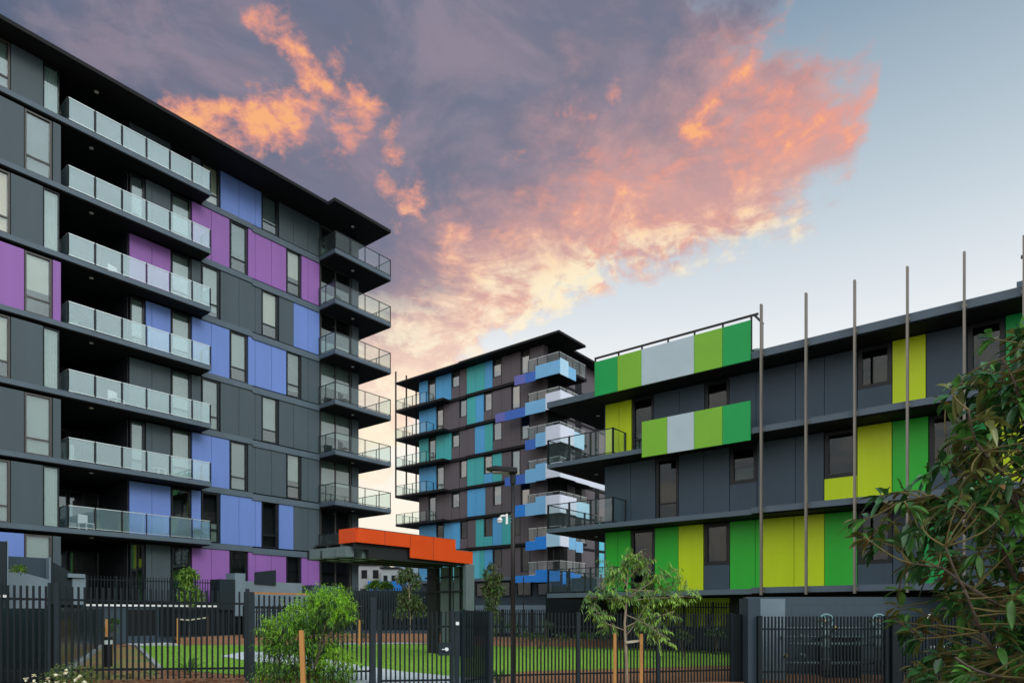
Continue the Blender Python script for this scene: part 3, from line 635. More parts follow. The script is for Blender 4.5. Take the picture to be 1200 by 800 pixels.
# walls at the left end of the terrace
ry = -1.6
def lz(px, py, y=ry): return L.Z(px, py, y)
rw = LO(MB().prism([(L.S(8, ry), 1.2), (L.S(58.5, ry), 1.2), (L.S(58.5, ry), lz(58.5, 679)), (L.S(10, ry), lz(10, 666)), (L.S(8, ry), lz(8, 666))], ry, ry + .2).build('ramp_wall', RENDER))
tag(rw, 'pale blue grey rendered wall with a sloping top at the far left of the terrace', 'wall')
rw2 = LO(MB().box(-16, L.S(58.5, ry + .5), ry + .35, ry + .6, 1.2, lz(58.5, 654, ry + .4)).build('stair_wall', RENDERD))
tag(rw2, 'dark blue rendered wall behind the sloping ramp wall', 'wall')
pw = LO(MB().box(L.S(57.3, ry) , L.S(59.2, ry), ry - .03, ry + .5, 1.9, lz(58.5, 653)).build('wall_edge', RENDER)); tag(pw, 'narrow pale upright wall end between the ramp wall and the dark stair wall', 'wall')
sw = LO(MB().prism([(L.S(59.5, -1.1), 1.9), (L.S(86, -1.1), 1.9), (L.S(86, -1.1), L.Z(86, 672, -1.1)), (L.S(64, -1.1), L.Z(64, 659, -1.1)), (L.S(59.5, -1.1), L.Z(60, 658, -1.1))], -1.1, -.95).build('stair_wall', FENCE2)); tag(sw, 'dark wall with a downward sloping top left of the letterbox block', 'wall')
lb = LO(MB().box(L.S(85, -1.2), L.S(100.5, -1.2), -1.2, -.6, 1.9, 3.05).box(L.S(79, -1.2), L.S(99, -1.2), -1.3, -.5, 3.05, 3.22).build('entry_block', RENDER, bevel=.01)); tag(lb, 'grey rendered pier with an overhanging cap at the start of the terrace balustrade', 'pier')
kb = LO(MB().box(L.S(-30, -2.5), L.S(8.3, -2.5), -2.5, -1.7, 1.6, L.Z(8, 634, -2.5)).build('meter_cabinet', FENCE2, bevel=.04)); tag(kb, 'dark cabinet with pale rounded edge at the left border on the terrace', 'cabinet')
box('edge_trim', RENDER, kb, L.S(8.3, -2.5), L.S(9.6, -2.5), -2.52, -1.7, 1.6, L.Z(8, 633, -2.5)); box('base_trim', WHITE, kb, L.S(-30, -2.5), L.S(8, -2.5), -2.56, -2.5, L.Z(0, 700, -2.5), L.Z(0, 696.5, -2.5))
# planter right of the balustrade
py_ = -1.0
db = LO(MB().box(L.S(257.5, py_), L.S(276, py_), py_, -.1, 1.7, L.Z(258, 678, py_)).build('dark_pier', FENCE2)); tag(db, 'dark box pier at the right end of the terrace balustrade', 'pier')
pl = LO(MB().box(L.S(276, py_), L.S(365, py_), -.1, .2, 1.0, L.Z(276, 680, 0)).box(L.S(275.5, py_), L.S(287.5, py_), py_, -.08, 1.4, L.Z(276, 671, py_)).box(L.S(288, py_), L.S(372, py_), py_, py_ + .2, -.4, L.Z(300, 695.5, py_)).build('planter_wall', RENDER)); tag(pl, 'grey rendered planter wall in front of the purple panels', 'planter')
box('mulch_top', mat('planter_mulch', (.42, .19, .07), .9, .3, 9, bump=.8), pl, L.S(288, py_), L.S(368, py_), py_ + .2, -.1, 1.6, L.Z(300, 693, py_))
pf = MB().prism([(L.S(299, -.2), 3.15), (L.S(323.5, -.2), 3.1), (L.S(323.5, -.2), L.Z(323, 667.5, -.2)), (L.S(299, -.2), L.Z(299, 670, -.2))], -.2, -.12); pfo = LO(pf.build('privacy_screen', FENCE2)); tag(pfo, 'small dark framed screen standing on the planter wall below the purple panels', 'screen')
dk = LO(MB().box(L.S(365, py_), L.S(400, py_), py_ - .02, 1.0, .4, L.Z(366, 685, py_)).build('terrace_wall', RENDERD)); tag(dk, 'dark low wall under the corner balconies of the left block', 'wall')
# lower slatted fences behind the lawn
def wpt(px, d): return ((px - CX) / F * d, d)
picket_run('slat_fence', wpt(286, 33.5), wpt(401, 37.5), (-.1, 1.9), (-.1, 2.0), .14, .07, 'dark slatted fence below the planter wall behind the bright green shrub', m=FENCE, rails=(.15, .85), posts=3)
bk = tag(MB().bar((*wpt(398, 38.8), 1.4), (*wpt(556, 42.5), 1.5), .1, 2.9).build('solid_fence', FENCE), 'tall dark solid fence seen under the orange canopy', 'fence')
picket_run('slat_fence', wpt(399, 38), wpt(556, 41), (0, 2.95), (0, 3.1), .15, .06, 'dark slatted fence standing on the low wall under the orange canopy', m=FENCE2, rails=(.1, .5, .93), posts=4)
tag(MB().bar((*wpt(398, 36.3), .25), (*wpt(560, 38.5), .2), .2, .75).build('retaining_wall', RENDERD), 'low dark blue retaining wall behind the far mulch strip', 'wall')
tag(MB().bar((*wpt(553, 46), 1.15), (*wpt(671, 46), 1.15), .3, 1.9).build('planter_wall', RENDER), 'long pale grey wall in front of the base of the far blue block', 'wall')
picket_run('slat_fence', wpt(556, 36.5), wpt(735, 33), (-.2, 1.75), (-.2, 1.7), .12, .05, 'dark slatted fence along the back of the lawn between canopy and green block', m=FENCE, rails=(.15, .88), posts=5)
tag(MB().bar((*wpt(640, 36.0), 1.3), (*wpt(745, 32.6), 1.3), .1, 2.7).build('solid_fence', FENCE), 'solid black screen under the glass balcony of the green block', 'fence')
picket_run('slat_fence', wpt(738, 30.0), wpt(872, 26.5), (.0, 2.05), (-.05, 1.95), .11, .04, 'fine dark slatted fence in front of the yellow green undercroft panels', m=FENCE, rails=(.1, .9), posts=4, postw=.07)
# dark side fence, left
P0, P1_ = gpt(118, 757.5), gpt(58, 800)
sf = MB().bar((P0[0], P0[1], .85), (P1_[0], P1_[1], .75), .08, 1.75).build('side_fence', mat('gloss_side_fence', (.012, .022, .026), .22, .3, 2, streak=True)); tag(sf, 'dark glossy solid fence running away from the street beside the weedy bed', 'fence')
for t in (.0, .25, .5, .75, 1):
    x = P0[0] + (P1_[0] - P0[0]) * t; y = P0[1] + (P1_[1] - P0[1]) * t; MB().box(x - .06, x + .06, y - .06, y + .06, -.3, 1.68).build('post', FENCE, sf)
sf2 = MB(); Q1 = (P1_[0] - 7, P1_[1] - 2.2)
for i in range(8):
    a0 = Vector((P1_[0], P1_[1], 0)).lerp(Vector((Q1[0], Q1[1], 0)), i / 8); a1 = Vector((P1_[0], P1_[1], 0)).lerp(Vector((Q1[0], Q1[1], 0)), (i + .985) / 8)
    sf2.bar((a0.x, a0.y, .72), (a1.x, a1.y, .72), .06, 1.8)
tag(sf2.build('side_fence', MATS.get('gloss') or bpy.data.materials['gloss_side_fence']), 'dark glossy panelled fence at the left border behind the pickets', 'fence')

# ================================================================ STREET FENCE
FA = (-11.0, 12.65)
picket_run('picket_fence', (-9.05, 13.38), (-5.75, 14.63), (.18, 2.05), (.12, 1.98), .104, .038, 'left bay of the dark street picket fence in front of the weedy bed', rails=(.11, .86), posts=1, postw=.085, post_up=.07, postm=FENCE2, depth=.03)
picket_run('picket_fence', (-11.9, 12.3), (-9.17, 13.335), (.2, 2.1), (.18, 2.05), .104, .038, 'street picket fence bay cut by the left border', rails=(.11, .86), posts=1, postw=.05, post_up=.07, postm=FENCE2, depth=.03)
picket_run('picket_fence', (-5.68, 14.66), (-3.28, 15.85), (.0, 1.92), (-.05, 1.84), .104, .038, 'street picket fence bay behind the bright green shrub left of the gate', rails=(.11, .86), posts=1, postw=.13, post_up=.06, postm=FENCE2, depth=.03)
g1 = (-3.15, 15.95); g2 = (-1.45, 16.4)
gate = picket_run('gate', g1, g2, (-.25, 1.58), (-.27, 1.56), .104, .038, 'dark picket gate with a round lock below the orange canopy', 'gate', rails=(.09, .80), posts=1, postw=.07, postm=FENCE2, depth=.03)
lk = MB().box(1.42, 1.72, -.05, .05, .75, 1.06).build('lock_plate', FENCE2, gate); MB().tube([(1.60, -.05, .9), (1.60, -.12, .9)], .045, 12).bar((1.60, -.12, .9), (1.48, -.12, .9), .02, .02).build('handle', WHITE, lk)
MB().box(1.82, 1.94, .0, .12, -.3, 1.82).build('gate_post', FENCE2, gate); MB().box(1.84, 1.92, -.012, 0, 1.48, 1.56).build('button', WHITE, gate)
picket_run('picket_fence', (-1.2, 16.55), (-.62, 17.7), (-.35, 1.6), (-.33, 1.56), .115, .06, 'short closely spaced picket return between the gate and the lamp post', rails=(.09, .80), posts=1, postw=.08, postm=FENCE2, depth=.03)
picket_run('picket_fence', (-.57, 18.1), (6.72, 20.56), (-.50, 1.55), (-.54, 1.5), .106, .038, 'long street picket fence from the lamp post past the staked sapling', rails=(.165, .81), posts=3, postw=.10, post_up=.03, postm=FENCE2, depth=.03)
tag(MB().box(6.74, 7.0, 20.55, 20.72, -.7, 1.5).build('gate_post', FENCE), 'wide dark fence post beside the blue wall end', 'post')
picket_run('picket_fence', (6.98, 20.66), (7.4, 20.8), (-.54, 1.48), (-.54, 1.47), .11, .042, 'very short picket infill between the wide post and the blue wall end', rails=(.165, .81), posts=1, postw=.05, depth=.045)
# service yard
yr = tag(MB().box(7.05, 7.42, 20.1, 20.9, -.6, 1.97).build('wall_pier', RENDERD), 'dark blue painted block wall end beside the service yard pickets', 'wall')
def blockmat():
    m, n, l, p = nt('painted_blockwork'); p.inputs['Roughness'].default_value = .6
    tc = n.new('ShaderNodeTexCoord'); mp = n.new('ShaderNodeMapping'); mp.inputs['Rotation'].default_value = (R(90), 0, 0)
    br = n.new('ShaderNodeTexBrick'); br.inputs['Color1'].default_value = (.034, .055, .074, 1); br.inputs['Color2'].default_value = (.040, .064, .086, 1); br.inputs['Mortar'].default_value = (.026, .044, .06, 1)
    br.inputs['Scale'].default_value = 1; br.inputs['Mortar Size'].default_value = .012; br.inputs['Brick Width'].default_value = .6; br.inputs['Row Height'].default_value = .3
    l.new(tc.outputs['Object'], mp.inputs[0]); l.new(mp.outputs[0], br.inputs[0]); l.new(br.outputs[0], p.inputs['Base Color'])
    bp = n.new('ShaderNodeBump'); bp.inputs['Strength'].default_value = .4; bp.invert = True; l.new(br.outputs['Fac'], bp.inputs['Height']); l.new(bp.outputs[0], p.inputs['Normal']); return m
BW = blockmat()
tag(MB().box(7.8, 22, 22.45, 22.7, -.8, 2.07).build('block_wall', BW), 'blue painted blockwork wall behind the service yard under the green block', 'wall')
tag(MB().box(7.42, 8.6, 21.2, 21.4, -.8, 1.98).build('wall_return', RENDER), 'blue return wall in a painted lit tone beside the dark wall end of the service yard', 'wall')  # lighter render stands in for light falling on this face
picket_run('picket_fence', (7.36, 20.0), (11.3, 20.3), (-.56, 1.43), (-.56, 1.43), .104, .045, 'service yard picket fence in front of the pipework', rails=(.17, .81), posts=1, postw=.12, depth=.045)
picket_run('picket_fence', (11.55, 20.32), (19, 20.9), (-.56, 1.43), (-.56, 1.43), .104, .045, 'service yard picket fence partly behind the big leafy tree', rails=(.17, .81), posts=3, postw=.30, depth=.045)
def valve(x, y, label):
    r = empty('valve_stand', (x, y, -.4), 0, label, 'valve', 'handwheel valves in the service yard')
    w = MB(); n = 20; R_ = .215
    w.tube([(R_ * math.cos(t * 2 * math.pi / n), 0, 1.68 + R_ * math.sin(t * 2 * math.pi / n)) for t in range(n + 1)], .028, 6)
    for k in range(4):
        t = k * math.pi / 2 + .4; w.bar((0, 0, 1.68), (R_ * math.cos(t), 0, 1.68 + R_ * math.sin(t)), .02, .03)
    w.build('handwheel', mat('pale_green_enamel', (.18, .32, .33), .4, .15, 5), r, smooth=True)
    MB().tube([(0, .05, .0), (0, .05, 1.5)], .11, 12).build('riser_pipe', GALV, r, smooth=True); MB().tube([(0, -.02, 1.68), (0, .5, 1.68)], .05, 10).build('stem', BRASS, r, smooth=True)
    for z in (.45, .85, 1.2): MB().tube([(0, .05, z), (0, .05, z + .06)], .17, 14).build('flange', GALV, r)
valve(9.85, 21.1, 'handwheel valve on a riser pipe, left one of the two in the service yard')
valve(11.5, 21.1, 'handwheel valve on a riser pipe beside the wide fence post in the service yard')
pp = empty('pipework', (9, 21.3, 0), 0, 'horizontal green grey pipes with brass couplings in the service yard', 'pipes')
for z, x0, x1, r_ in ((1.05, -.9, 3.3, .04), (.55, -.2, 3.2, .055), (.78, -.9, 3.4, .03), (-.05, -1.2, 3, .05)):
    MB().tube([(x0, 0, z), (x1, 0, z)], r_, 10).build('pipe', GALV, pp, smooth=True)
for x, z in ((-.5, .78), (.1, .78), (.7, .55), (1.2, 1.05), (1.9, .55), (2.8, .78), (-.4, .2), (.15, .2), (1.1, 1.0)):
    MB().tube([(x - .05, -.02, z), (x + .07, -.02, z)], .085, 10).tube([(x, -.02, z), (x, -.22, z)], .045, 8).build('coupling', BRASS if (x * 10) % 2 < 1 else GALV, pp)
pc = empty('pump_cabinet', (10.15, 21.75, -.6), 0, 'dark pump cabinet behind the pipes in the service yard', 'cabinet')
MB().box(0, 1.1, 0, .6, 0, 1.35).build('body', BLACK, pc, bevel=.02); MB().box(-.03, 1.13, -.03, .63, 1.35, 1.39).build('lid', CAND, pc)
for x_ in (.08, .58): box('door', FENCE2, pc, x_, x_ + .44, -.02, 0, .1, 1.25)
bp_ = empty('standpipe', (13.2, 21.3, -.4), 0, 'white standpipe with a brass tap behind the hanging leaves at right', 'pipe')
MB().tube([(0, 0, 0), (0, 0, 1.9)], .035, 10).tube([(0, 0, .85), (2.4, 0, .85)], .05, 10).build('pipe', WHITE, bp_); MB().tube([(-.12, 0, 1.75), (.12, 0, 1.75)], .06, 10).build('tap', BRASS, bp_)

# ================================================================ ORANGE CANOPY
C = Fr((-4.84, 21), (UX, UY))
CN = empty('entry_canopy', C.W(0, 0, 0), C.rz, 'entrance canopy with a stepped orange fascia on dark grey blade columns', 'canopy')
cl = C.S(553); s1 = C.S(480); s2 = C.S(533)
CW = 2.3
MB().prism([(0, 3.74), (s1, 3.74), (s1, 3.40), (cl, 3.36), (cl, 3.82), (s2, 3.82), (s2, 4.19), (0, 4.19)], -.04, .0).build('fascia', ORANGE, CN)
for x_, a_, b_ in ((1.1, 3.745, 4.185), (s1, 3.745, 4.185), (3.3, 3.385, 4.185)): MB().box(x_ - .006, x_ + .006, -.043, -.04, a_, b_).build('fascia_joint', CAND, CN)
MB().box(-.05, s2 + .01, -.05, .0, 4.19, 4.205).box(s2 + .01, cl + .01, -.05, .0, 3.82, 3.835).build('flashing', CANG, CN)
MB().box(-.04, -.001, .001, .85, 3.74, 4.19).build('fascia', ORANGE, CN)
for i, y in enumerate((.10, .75, 1.5, 2.2)):
    MB().box(-.2 if i else .55, cl - .02, y, y + .12, 3.28, 3.55).build('beam', CAND, CN)
    MB().box(.02 if i else .02, cl - .06, y + .02, y + .1, 3.55, 3.74).build('beam', CANG if i == 1 else CAND, CN)
MB().box(.1, cl - .05, .13, CW, 3.742, 3.80).build('roof_sheet', CAND, CN)
for x in (-.2, .45, 1.0): MB().box(x, x + .32, .3, 2.2, 3.30, 3.62).build('cross_beam', CANG, CN)
for i, (pa, pb, m) in enumerate(((503, 515.5, CAND), (518.8, 531, CANG), (534.5, 543.5, CANG), (545.5, 553.2, CANG))):
    ya, yb = C.YX(pb, cl), C.YX(pa, cl)
    MB().box(cl - .12, cl - .0, ya, yb, -.3, 3.3).build('column', m, CN)
    MB().box(cl - .20, cl - .12, ya - .0, ya + .04, -.3, 3.28).build('column', CAND, CN)
fx = C.S(555.5, 0)
MB().box(C.S(545.5, 0), cl + .1, -.03, .12, -.3, 3.34).build('column', CANG, CN)
for z in (2.35, 2.9): MB().bar((cl - .18, -.0, z), (cl - .18, 2.3, z), .05, .06).build('tie_rail', CAND, CN)

# ================================================================ LAMP POST + CCTV
lp = empty('street_lamp', (0.02, 15, -.3), 0, 'tall slim dark lamp post with a flat angled head between gate and sapling', 'street lamp')
MB().tube([(0, 0, 0), (0, 0, 3.0), (0, 0, 4.95)], [.055, .05, .045], 16).build('pole', GUN, lp, smooth=True)
MB().tube([(0, 0, 4.7), (0, 0, 5.0)], .062, 16).build('collar', BLACK, lp)
MB().prism([(-.60, 5.02), (-.50, 4.99), (.05, 4.92), (.10, 4.96), (.10, 5.03), (-.4, 5.07)], -.16, .16).build('lamp_head', BLACK, lp, bevel=.01)
MB().box(-.45, -.1, -.12, .12, 4.935, 4.955).build('lens', mat('lamp_lens', (.3, .3, .3), .3), lp)
cc = empty('security_camera', (-.09, 15, 3.6), 0, 'white dome security camera bracketed to the lamp post', 'camera')
MB().box(-.07, -.0, -.06, .06, -.15, .18).build('bracket', WHITE, cc, bevel=.008); MB().tube([(-.06, 0, .12), (-.2, 0, .12), (-.26, 0, .05)], .035, 10).build('arm', WHITE, cc, smooth=True)
MB().tube([(-.26, 0, .06), (-.26, 0, .02), (-.26, 0, -.04)], [.03, .085, .09], 16).tube([(-.26, 0, -.045), (-.26, 0, -.09), (-.26, 0, -.12)], [.08, .065, .02], 16).build('dome', WHITE, cc, smooth=True)
for z in (-.1, .02, .12):
    q = MB(); q.tube([(.09, 0, z), (.09, 0, z + .02)], .062, 14).build('strap', GALV, cc)
tp = tag(MB().tube([(0, 0, 0), (0, 0, 3.6)], .03, 8).build('signal_post', BLACK), 'very thin dark post behind the fence just right of the lamp post', 'post'); tp.location = (*wpt(613.5, 38), 0)
# bollard light and stake
cc.scale = (.7, .7, .7)
bl = empty('bollard_light', gpt(126.5, 781), 0, 'short black bollard light with a pale band in the weedy bed', 'bollard')
MB().tube([(0, 0, 0), (0, 0, .62)], .11, 16).build('body', BLACK, bl); MB().tube([(0, 0, .62), (0, 0, .74)], .112, 16).build('lens_band', mat('frosted_lens', (.5, .55, .55), .4), bl); MB().tube([(0, 0, .74), (0, 0, .82)], .12, 16).build('cap', BLACK, bl)

# ================================================================ PLANTS
def rnd_dir():
    while True:
        v = Vector((random.uniform(-1, 1), random.uniform(-1, 1), random.uniform(-1, 1)))
        if .05 < v.length < 1: return v.normalized()
def leaf(b, p, d, ln, w, mi, droop=.2, fold=.25, n=3):
    d = d.normalized(); side = d.cross(Vector((0, 0, 1)))
    if side.length < .1: side = Vector((1, 0, 0))
    side.normalize(); side = (Matrix.Rotation(random.uniform(-.6, .6), 3, d) @ side)
    up = side.cross(d); rows = []
    for i in range(n + 1):
        t = i / n; ww = w * (math.sin(math.pi * min(1, t * .92 + .06)) ** .8) if 0 < i < n else (w * .12 if i == 0 else 0)
        c = p + d * (ln * t) - Vector((0, 0, 1)) * (droop * ln * t * t)
        if ww: rows.append((c + side * ww * .5 + up * ww * fold, c, c - side * ww * .5 + up * ww * fold))
        else: rows.append((c, c, c))
    base = len(b.v)
    for r_ in rows: b.v += [tuple(x) for x in r_]
    for i in range(n):
        a = base + i * 3; c = a + 3
        if i == n - 1:
            b.f += [(a, a + 1, c + 1), (a + 1, a + 2, c + 1)]
        else: b.f += [(a, a + 1, c + 1, c), (a + 1, a + 2, c + 2, c + 1)]
        b.mi += [mi, mi]
def branch(b, p, q, r0, r1, bend=.1, seg=5, n=5, mi=0):
    p = Vector(p); q = Vector(q); off = rnd_dir() * (q - p).length * bend; pts = []
    for i in range(n + 1):
        t = i / n; pts.append(p.lerp(q, t) + off * math.sin(math.pi * t))
    b.tube(pts, [r0 + (r1 - r0) * i / n for i in range(n + 1)], seg, mi); return pts
for a_ in PLANTS_LATER: pot_plant(*a_)
# --- big glossy leaved tree, right foreground
LM1, LM2, LM3 = leafmat('fig_leaf_dark', (.045, .135, .040), .2, .35, .12), leafmat('fig_leaf_green', (.10, .26, .05), .22, .35, .2), leafmat('fig_leaf_olive', (.17, .18, .045), .3, .4, .25)
LM4 = leafmat('fig_leaf_rust', (.20, .09, .03), .5, .3, .2)
BT = empty('fig_tree', (6.0, 7.2, 0), 0, 'large tree with long glossy drooping leaves filling the right border', 'tree')
tk = MB(); lf = MB(); tw = MB(); O = Vector((6.0, 7.2, 0))
def loc(px, py, d): return Vector(((px - CX) / F * d, d, EYE + (HY - py) / F * d)) - O
trunk = [Vector((-.05, 0, -.6)), Vector((-.25, 0, .6)), Vector((-.42, -.05, 1.5)), Vector((-.35, 0, 2.4)), Vector((-.1, .1, 3.4)), Vector((.1, 0, 4.6))]
tk.tube(trunk, [.10, .085, .07, .055, .04, .02], 10)
limbs = []
def limb(a, *pts, r=.035):
    r *= .62
    prev = Vector(a)
    for i, q in enumerate(pts):
        seg = branch(tk, prev, q, r * (1 - .25 * i), r * (.75 - .25 * i) + .004, .06); limbs.extend(seg); prev = Vector(q)
limb(trunk[1], loc(1150, 740, 6.9), loc(1130, 690, 6.7), loc(1108, 640, 6.6)); limb(trunk[2], loc(1140, 690, 6.8), loc(1105, 665, 6.9), loc(1068, 660, 7.0), r=.03)
limb(trunk[2], loc(1165, 620, 7.2), loc(1130, 600, 7.4), loc(1095, 580, 7.3), loc(1050, 590, 7.2), r=.04)
limb(trunk[3], loc(1180, 560, 7.0), loc(1145, 520, 6.9), loc(1135, 480, 6.8), r=.035); limb(trunk[3], loc(1170, 560, 7.6), loc(1140, 560, 7.9), loc(1115, 545, 8.0), r=.03)
limb(trunk[4], loc(1195, 470, 7.0), loc(1175, 420, 7.1), r=.03); limb(trunk[4], loc(1230, 430, 7.4), loc(1250, 360, 7.5), r=.03); limb(trunk[3], loc(1260, 540, 7.0), loc(1320, 520, 6.9), r=.03)
limb(trunk[2], loc(1250, 640, 7.5), loc(1330, 620, 7.6), r=.03); limb(trunk[1], loc(1160, 790, 6.6), loc(1120, 770, 6.4), r=.03)
# outline of the crown: leftmost photo-plane reach by height (real metres)
def leftreach(z):
    T_ = [(.3, 1078), (.75, 1062), (1.2, 1075), (1.55, 1040), (2.0, 1050), (2.3, 1015), (2.65, 1000), (2.85, 1035), (3.1, 1090), (3.35, 1085), (3.6, 1110), (3.9, 1085), (4.1, 1120), (4.5, 1165), (4.9, 1190), (5.4, 1230)]
    for i in range(len(T_) - 1):
        if T_[i][0] <= z <= T_[i + 1][0]:
            t = (z - T_[i][0]) / (T_[i + 1][0] - T_[i][0]); return T_[i][1] + (T_[i + 1][1] - T_[i][1]) * t
    return 1300
tips = []
for i in range(9000):
    z = random.uniform(.4, 4.8); d = random.uniform(6.1, 8.4); xr = 7.6
    x0 = (leftreach(z) + 16 - CX) / F * 7.1
    x = x0 + (6.6 - x0 if random.random() < .8 else xr - x0) * random.random() ** .85
    p = Vector((x, d, z)) - O
    if abs(d - 7.2) > 1.3 * math.sqrt(max(.05, min(1, (x - x0 + .15) / 1.2))): continue
    if any((p - t).length < .155 for t in tips): continue
    if p.x + O.x < x0 + .5 and random.random() < .45: continue
    tips.append(p)
    if len(tips) > 640: break
allp = limbs + trunk
for p in tips:
    q = min(allp, key=lambda a: (a - p).length + (.3 if a.z > p.z + .3 else 0))
    if (q - p).length < .03: q = trunk[3]
    branch(tw, q, p, .011, .006, .12, 4, 4)
    out = (p - q).normalized() + Vector((0, 0, .25)); n = random.randint(7, 11)
    mtype = random.choices((0, 1, 2), (.45, .38, .17))[0]
    for k in range(n):
        a = rnd_dir(); d = (out.normalized() * .7 + a * .8 - Vector((0, 0, random.choice((.35, .1, -.2))))).normalized()
        st = p - out.normalized() * random.uniform(0, .10)
        tw.tube([st, st + d * .035], .0035, 3, cap=False)
        mi = mtype if random.random() < .75 else random.choice((0, 1, 2, 2, 3) if random.random() < .25 else (0, 1, 2))
        leaf(lf, st + d * .03, d, random.uniform(.14, .24), random.uniform(.062, .088), mi, random.uniform(.15, .6), .22, 4)
tk.build('trunk', BARKD, BT, smooth=True); tw.build('twigs', TWIG, BT); lf.build('crown', [LM1, LM2, LM3, LM4], BT, smooth=True)
# --- staked sapling, centre
SL1, SL2 = leafmat('sapling_leaf', (.12, .25, .055), .4), leafmat('sapling_leaf_light', (.28, .48, .07), .4)
ST = empty('sapling', (2.36, 14, -.3), 0, 'young staked tree with pale stem and drooping leaflets in front of the fence', 'tree', None)
tk = MB(); lf = MB(); O = Vector((2.36, 14, -.3))
def lo(px, py, d=14): return Vector(((px - CX) / F * d, d, EYE + (HY - py) / F * d)) - O
tk.tube([Vector((.05, 0, -.2)), lo(734, 770), lo(732, 730), lo(734, 706), lo(735, 680), lo(738, 655)], [.035, .032, .026, .02, .014, .006], 8)
ends = [((732, 735), (762, 722), (790, 716), 13.8), ((733, 745), (755, 712), (775, 690), 14.1), ((734, 706), (748, 690), (760, 680), 14.3), ((734, 706), (720, 694), (706, 688), 13.9), ((735, 690), (726, 668), (735, 648), 14), ((732, 738), (705, 728), (697, 712), 13.7),
        ((735, 680), (750, 662), (752, 645), 13.8), ((736, 690), (775, 692), (800, 680), 14.2), ((734, 706), (780, 700), (815, 700), 13.9), ((736, 700), (770, 678), (792, 668), 14.1), ((735, 684), (722, 672), (712, 664), 14.3), ((734, 720), (765, 735), (780, 745), 13.7), ((735, 700), (700, 700), (692, 700), 14)]
bp = []
for a, m_, e, d in ends:
    s1_ = branch(tk, lo(*a), lo(*m_, (d + 14) / 2), .012, .008, .05); s2_ = branch(tk, lo(*m_, (d + 14) / 2), lo(*e, d), .008, .003, .08); bp += s1_[2:] + s2_ * 2
bp += [lo(738, 655), lo(736, 670), lo(741, 650), lo(744, 660)] * 2
for p in bp:
    for k in range(random.choice((1, 1, 2))):
        q = p + rnd_dir() * .13; ax = (rnd_dir() + Vector((0, 0, -.2))).normalized(); lr = random.uniform(.15, .26)
        tk.tube([p, q, q + ax * lr], [.004, .003, .002], 3, cap=False)
        mt = 0 if random.random() < .62 else 1
        if p.x > .55 and random.random() < .5: mt = 1
        for j in range(9):
            st = q + ax * (lr * j / 8) - Vector((0, 0, .1 * (j / 8) ** 2 * lr)); s_ = 1 if j % 2 else -1
            dd = (ax * .5 + ax.cross(Vector((0, 0, 1))).normalized() * s_ * .8 - Vector((0, 0, .7)) + rnd_dir() * .3)
            leaf(lf, st, dd, random.uniform(.07, .12), random.uniform(.022, .034), mt, .3, .15, 3)
tk.build('trunk', BARK, ST, smooth=True); lf.build('crown', [SL1, SL2], ST)
def stake(px, top, d, label, w=.055, h0=-.4, tilt=0.0):
    x = (px - CX) / F * d; zt = EYE + (HY - top) / F * d
    o = MB().box(-w / 2, w / 2, -w / 2, w / 2, 0, zt - h0).build('stake', WOOD, bevel=.004); o.location = (x, d, h0); o.rotation_euler = (0, tilt, 0); return tag(o, label, 'stake', 'timber tree stakes')
stake(720.5, 742, 13.9, 'timber stake left of the pale sapling stem', .06)
stake(751.5, 742, 13.9, 'timber stake right of the pale sapling stem', .06)
tag(MB().bar(((733 - CX) / F * 13.95, 13.93, EYE - 33 / F * 14), ((751 - CX) / F * 13.9, 13.93, EYE - 31 / F * 14), .012, .05).build('tie_strap', mat('hessian_tie', (.45, .40, .30), .9, .2, 9)), 'pale strap tying the sapling stem to its right stake', 'strap')
stake(357, 738, 10.5, 'thick orange brown timber stake standing in the bright green shrub', .065, -.2, R(-2))
# --- bright shrub
B1, B2, B3 = leafmat('shrub_leaf_bright', (.30, .58, .03), .45, .35, .4), leafmat('shrub_leaf_mid', (.13, .30, .025), .45, .3, .35), leafmat('shrub_leaf_dark', (.030, .085, .018), .45, .3, .25)
SH = empty('shrub', (-3.55, 11.6, 0), 0, 'bushy bright green narrow leaved shrub in front of the fence', 'shrub')
O = Vector((-3.55, 11.6, 0)); lf = MB(); tk = MB()
def ls(px, py, d=11.6): return Vector(((px - CX) / F * d, d, EYE + (HY - py) / F * d)) - O
clumps = [((384, 708), .40, 1), ((358, 722), .36, 1), ((402, 722), .24, 1), ((372, 698), .20, 1), ((330, 738), .30, 1), ((318, 752), .26, 0), ((340, 770), .42, 0), ((375, 750), .42, 0), ((395, 775), .34, 1), ((360, 795), .50, 0), ((320, 790), .34, 0), ((385, 810), .40, 0), ((350, 745), .34, 0), ((407, 712), .16, 1), ((312, 728), .12, 1), ((395, 700), .2, 1), ((405, 790), .15, 1)]
for (px, py), r_, bright in clumps:
    c = ls(px, py, 11.6 + random.uniform(-.25, .25)); branch(tk, (0, 0, -.2), c, .02, .006, .1, 5)
    for i in range(int(120 * (r_ / .3) ** 2)):
        dv = rnd_dir(); p = c + Vector((dv.x * r_, dv.y * r_, dv.z * r_ * .85)) * (random.uniform(.45, 1.08) if random.random() < .85 else random.uniform(1.05, 1.4))
        g = (dv + Vector((0, 0, .3))).normalized()
        br = bright and dv.z > -.25
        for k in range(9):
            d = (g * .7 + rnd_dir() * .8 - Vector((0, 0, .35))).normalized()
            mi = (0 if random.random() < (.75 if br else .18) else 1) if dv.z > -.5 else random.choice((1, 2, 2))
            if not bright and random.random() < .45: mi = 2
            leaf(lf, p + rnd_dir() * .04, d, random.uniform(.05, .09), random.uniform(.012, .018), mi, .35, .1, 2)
tk.build('stems', BARKD, SH); lf.build('crown', [B1, B2, B3], SH)
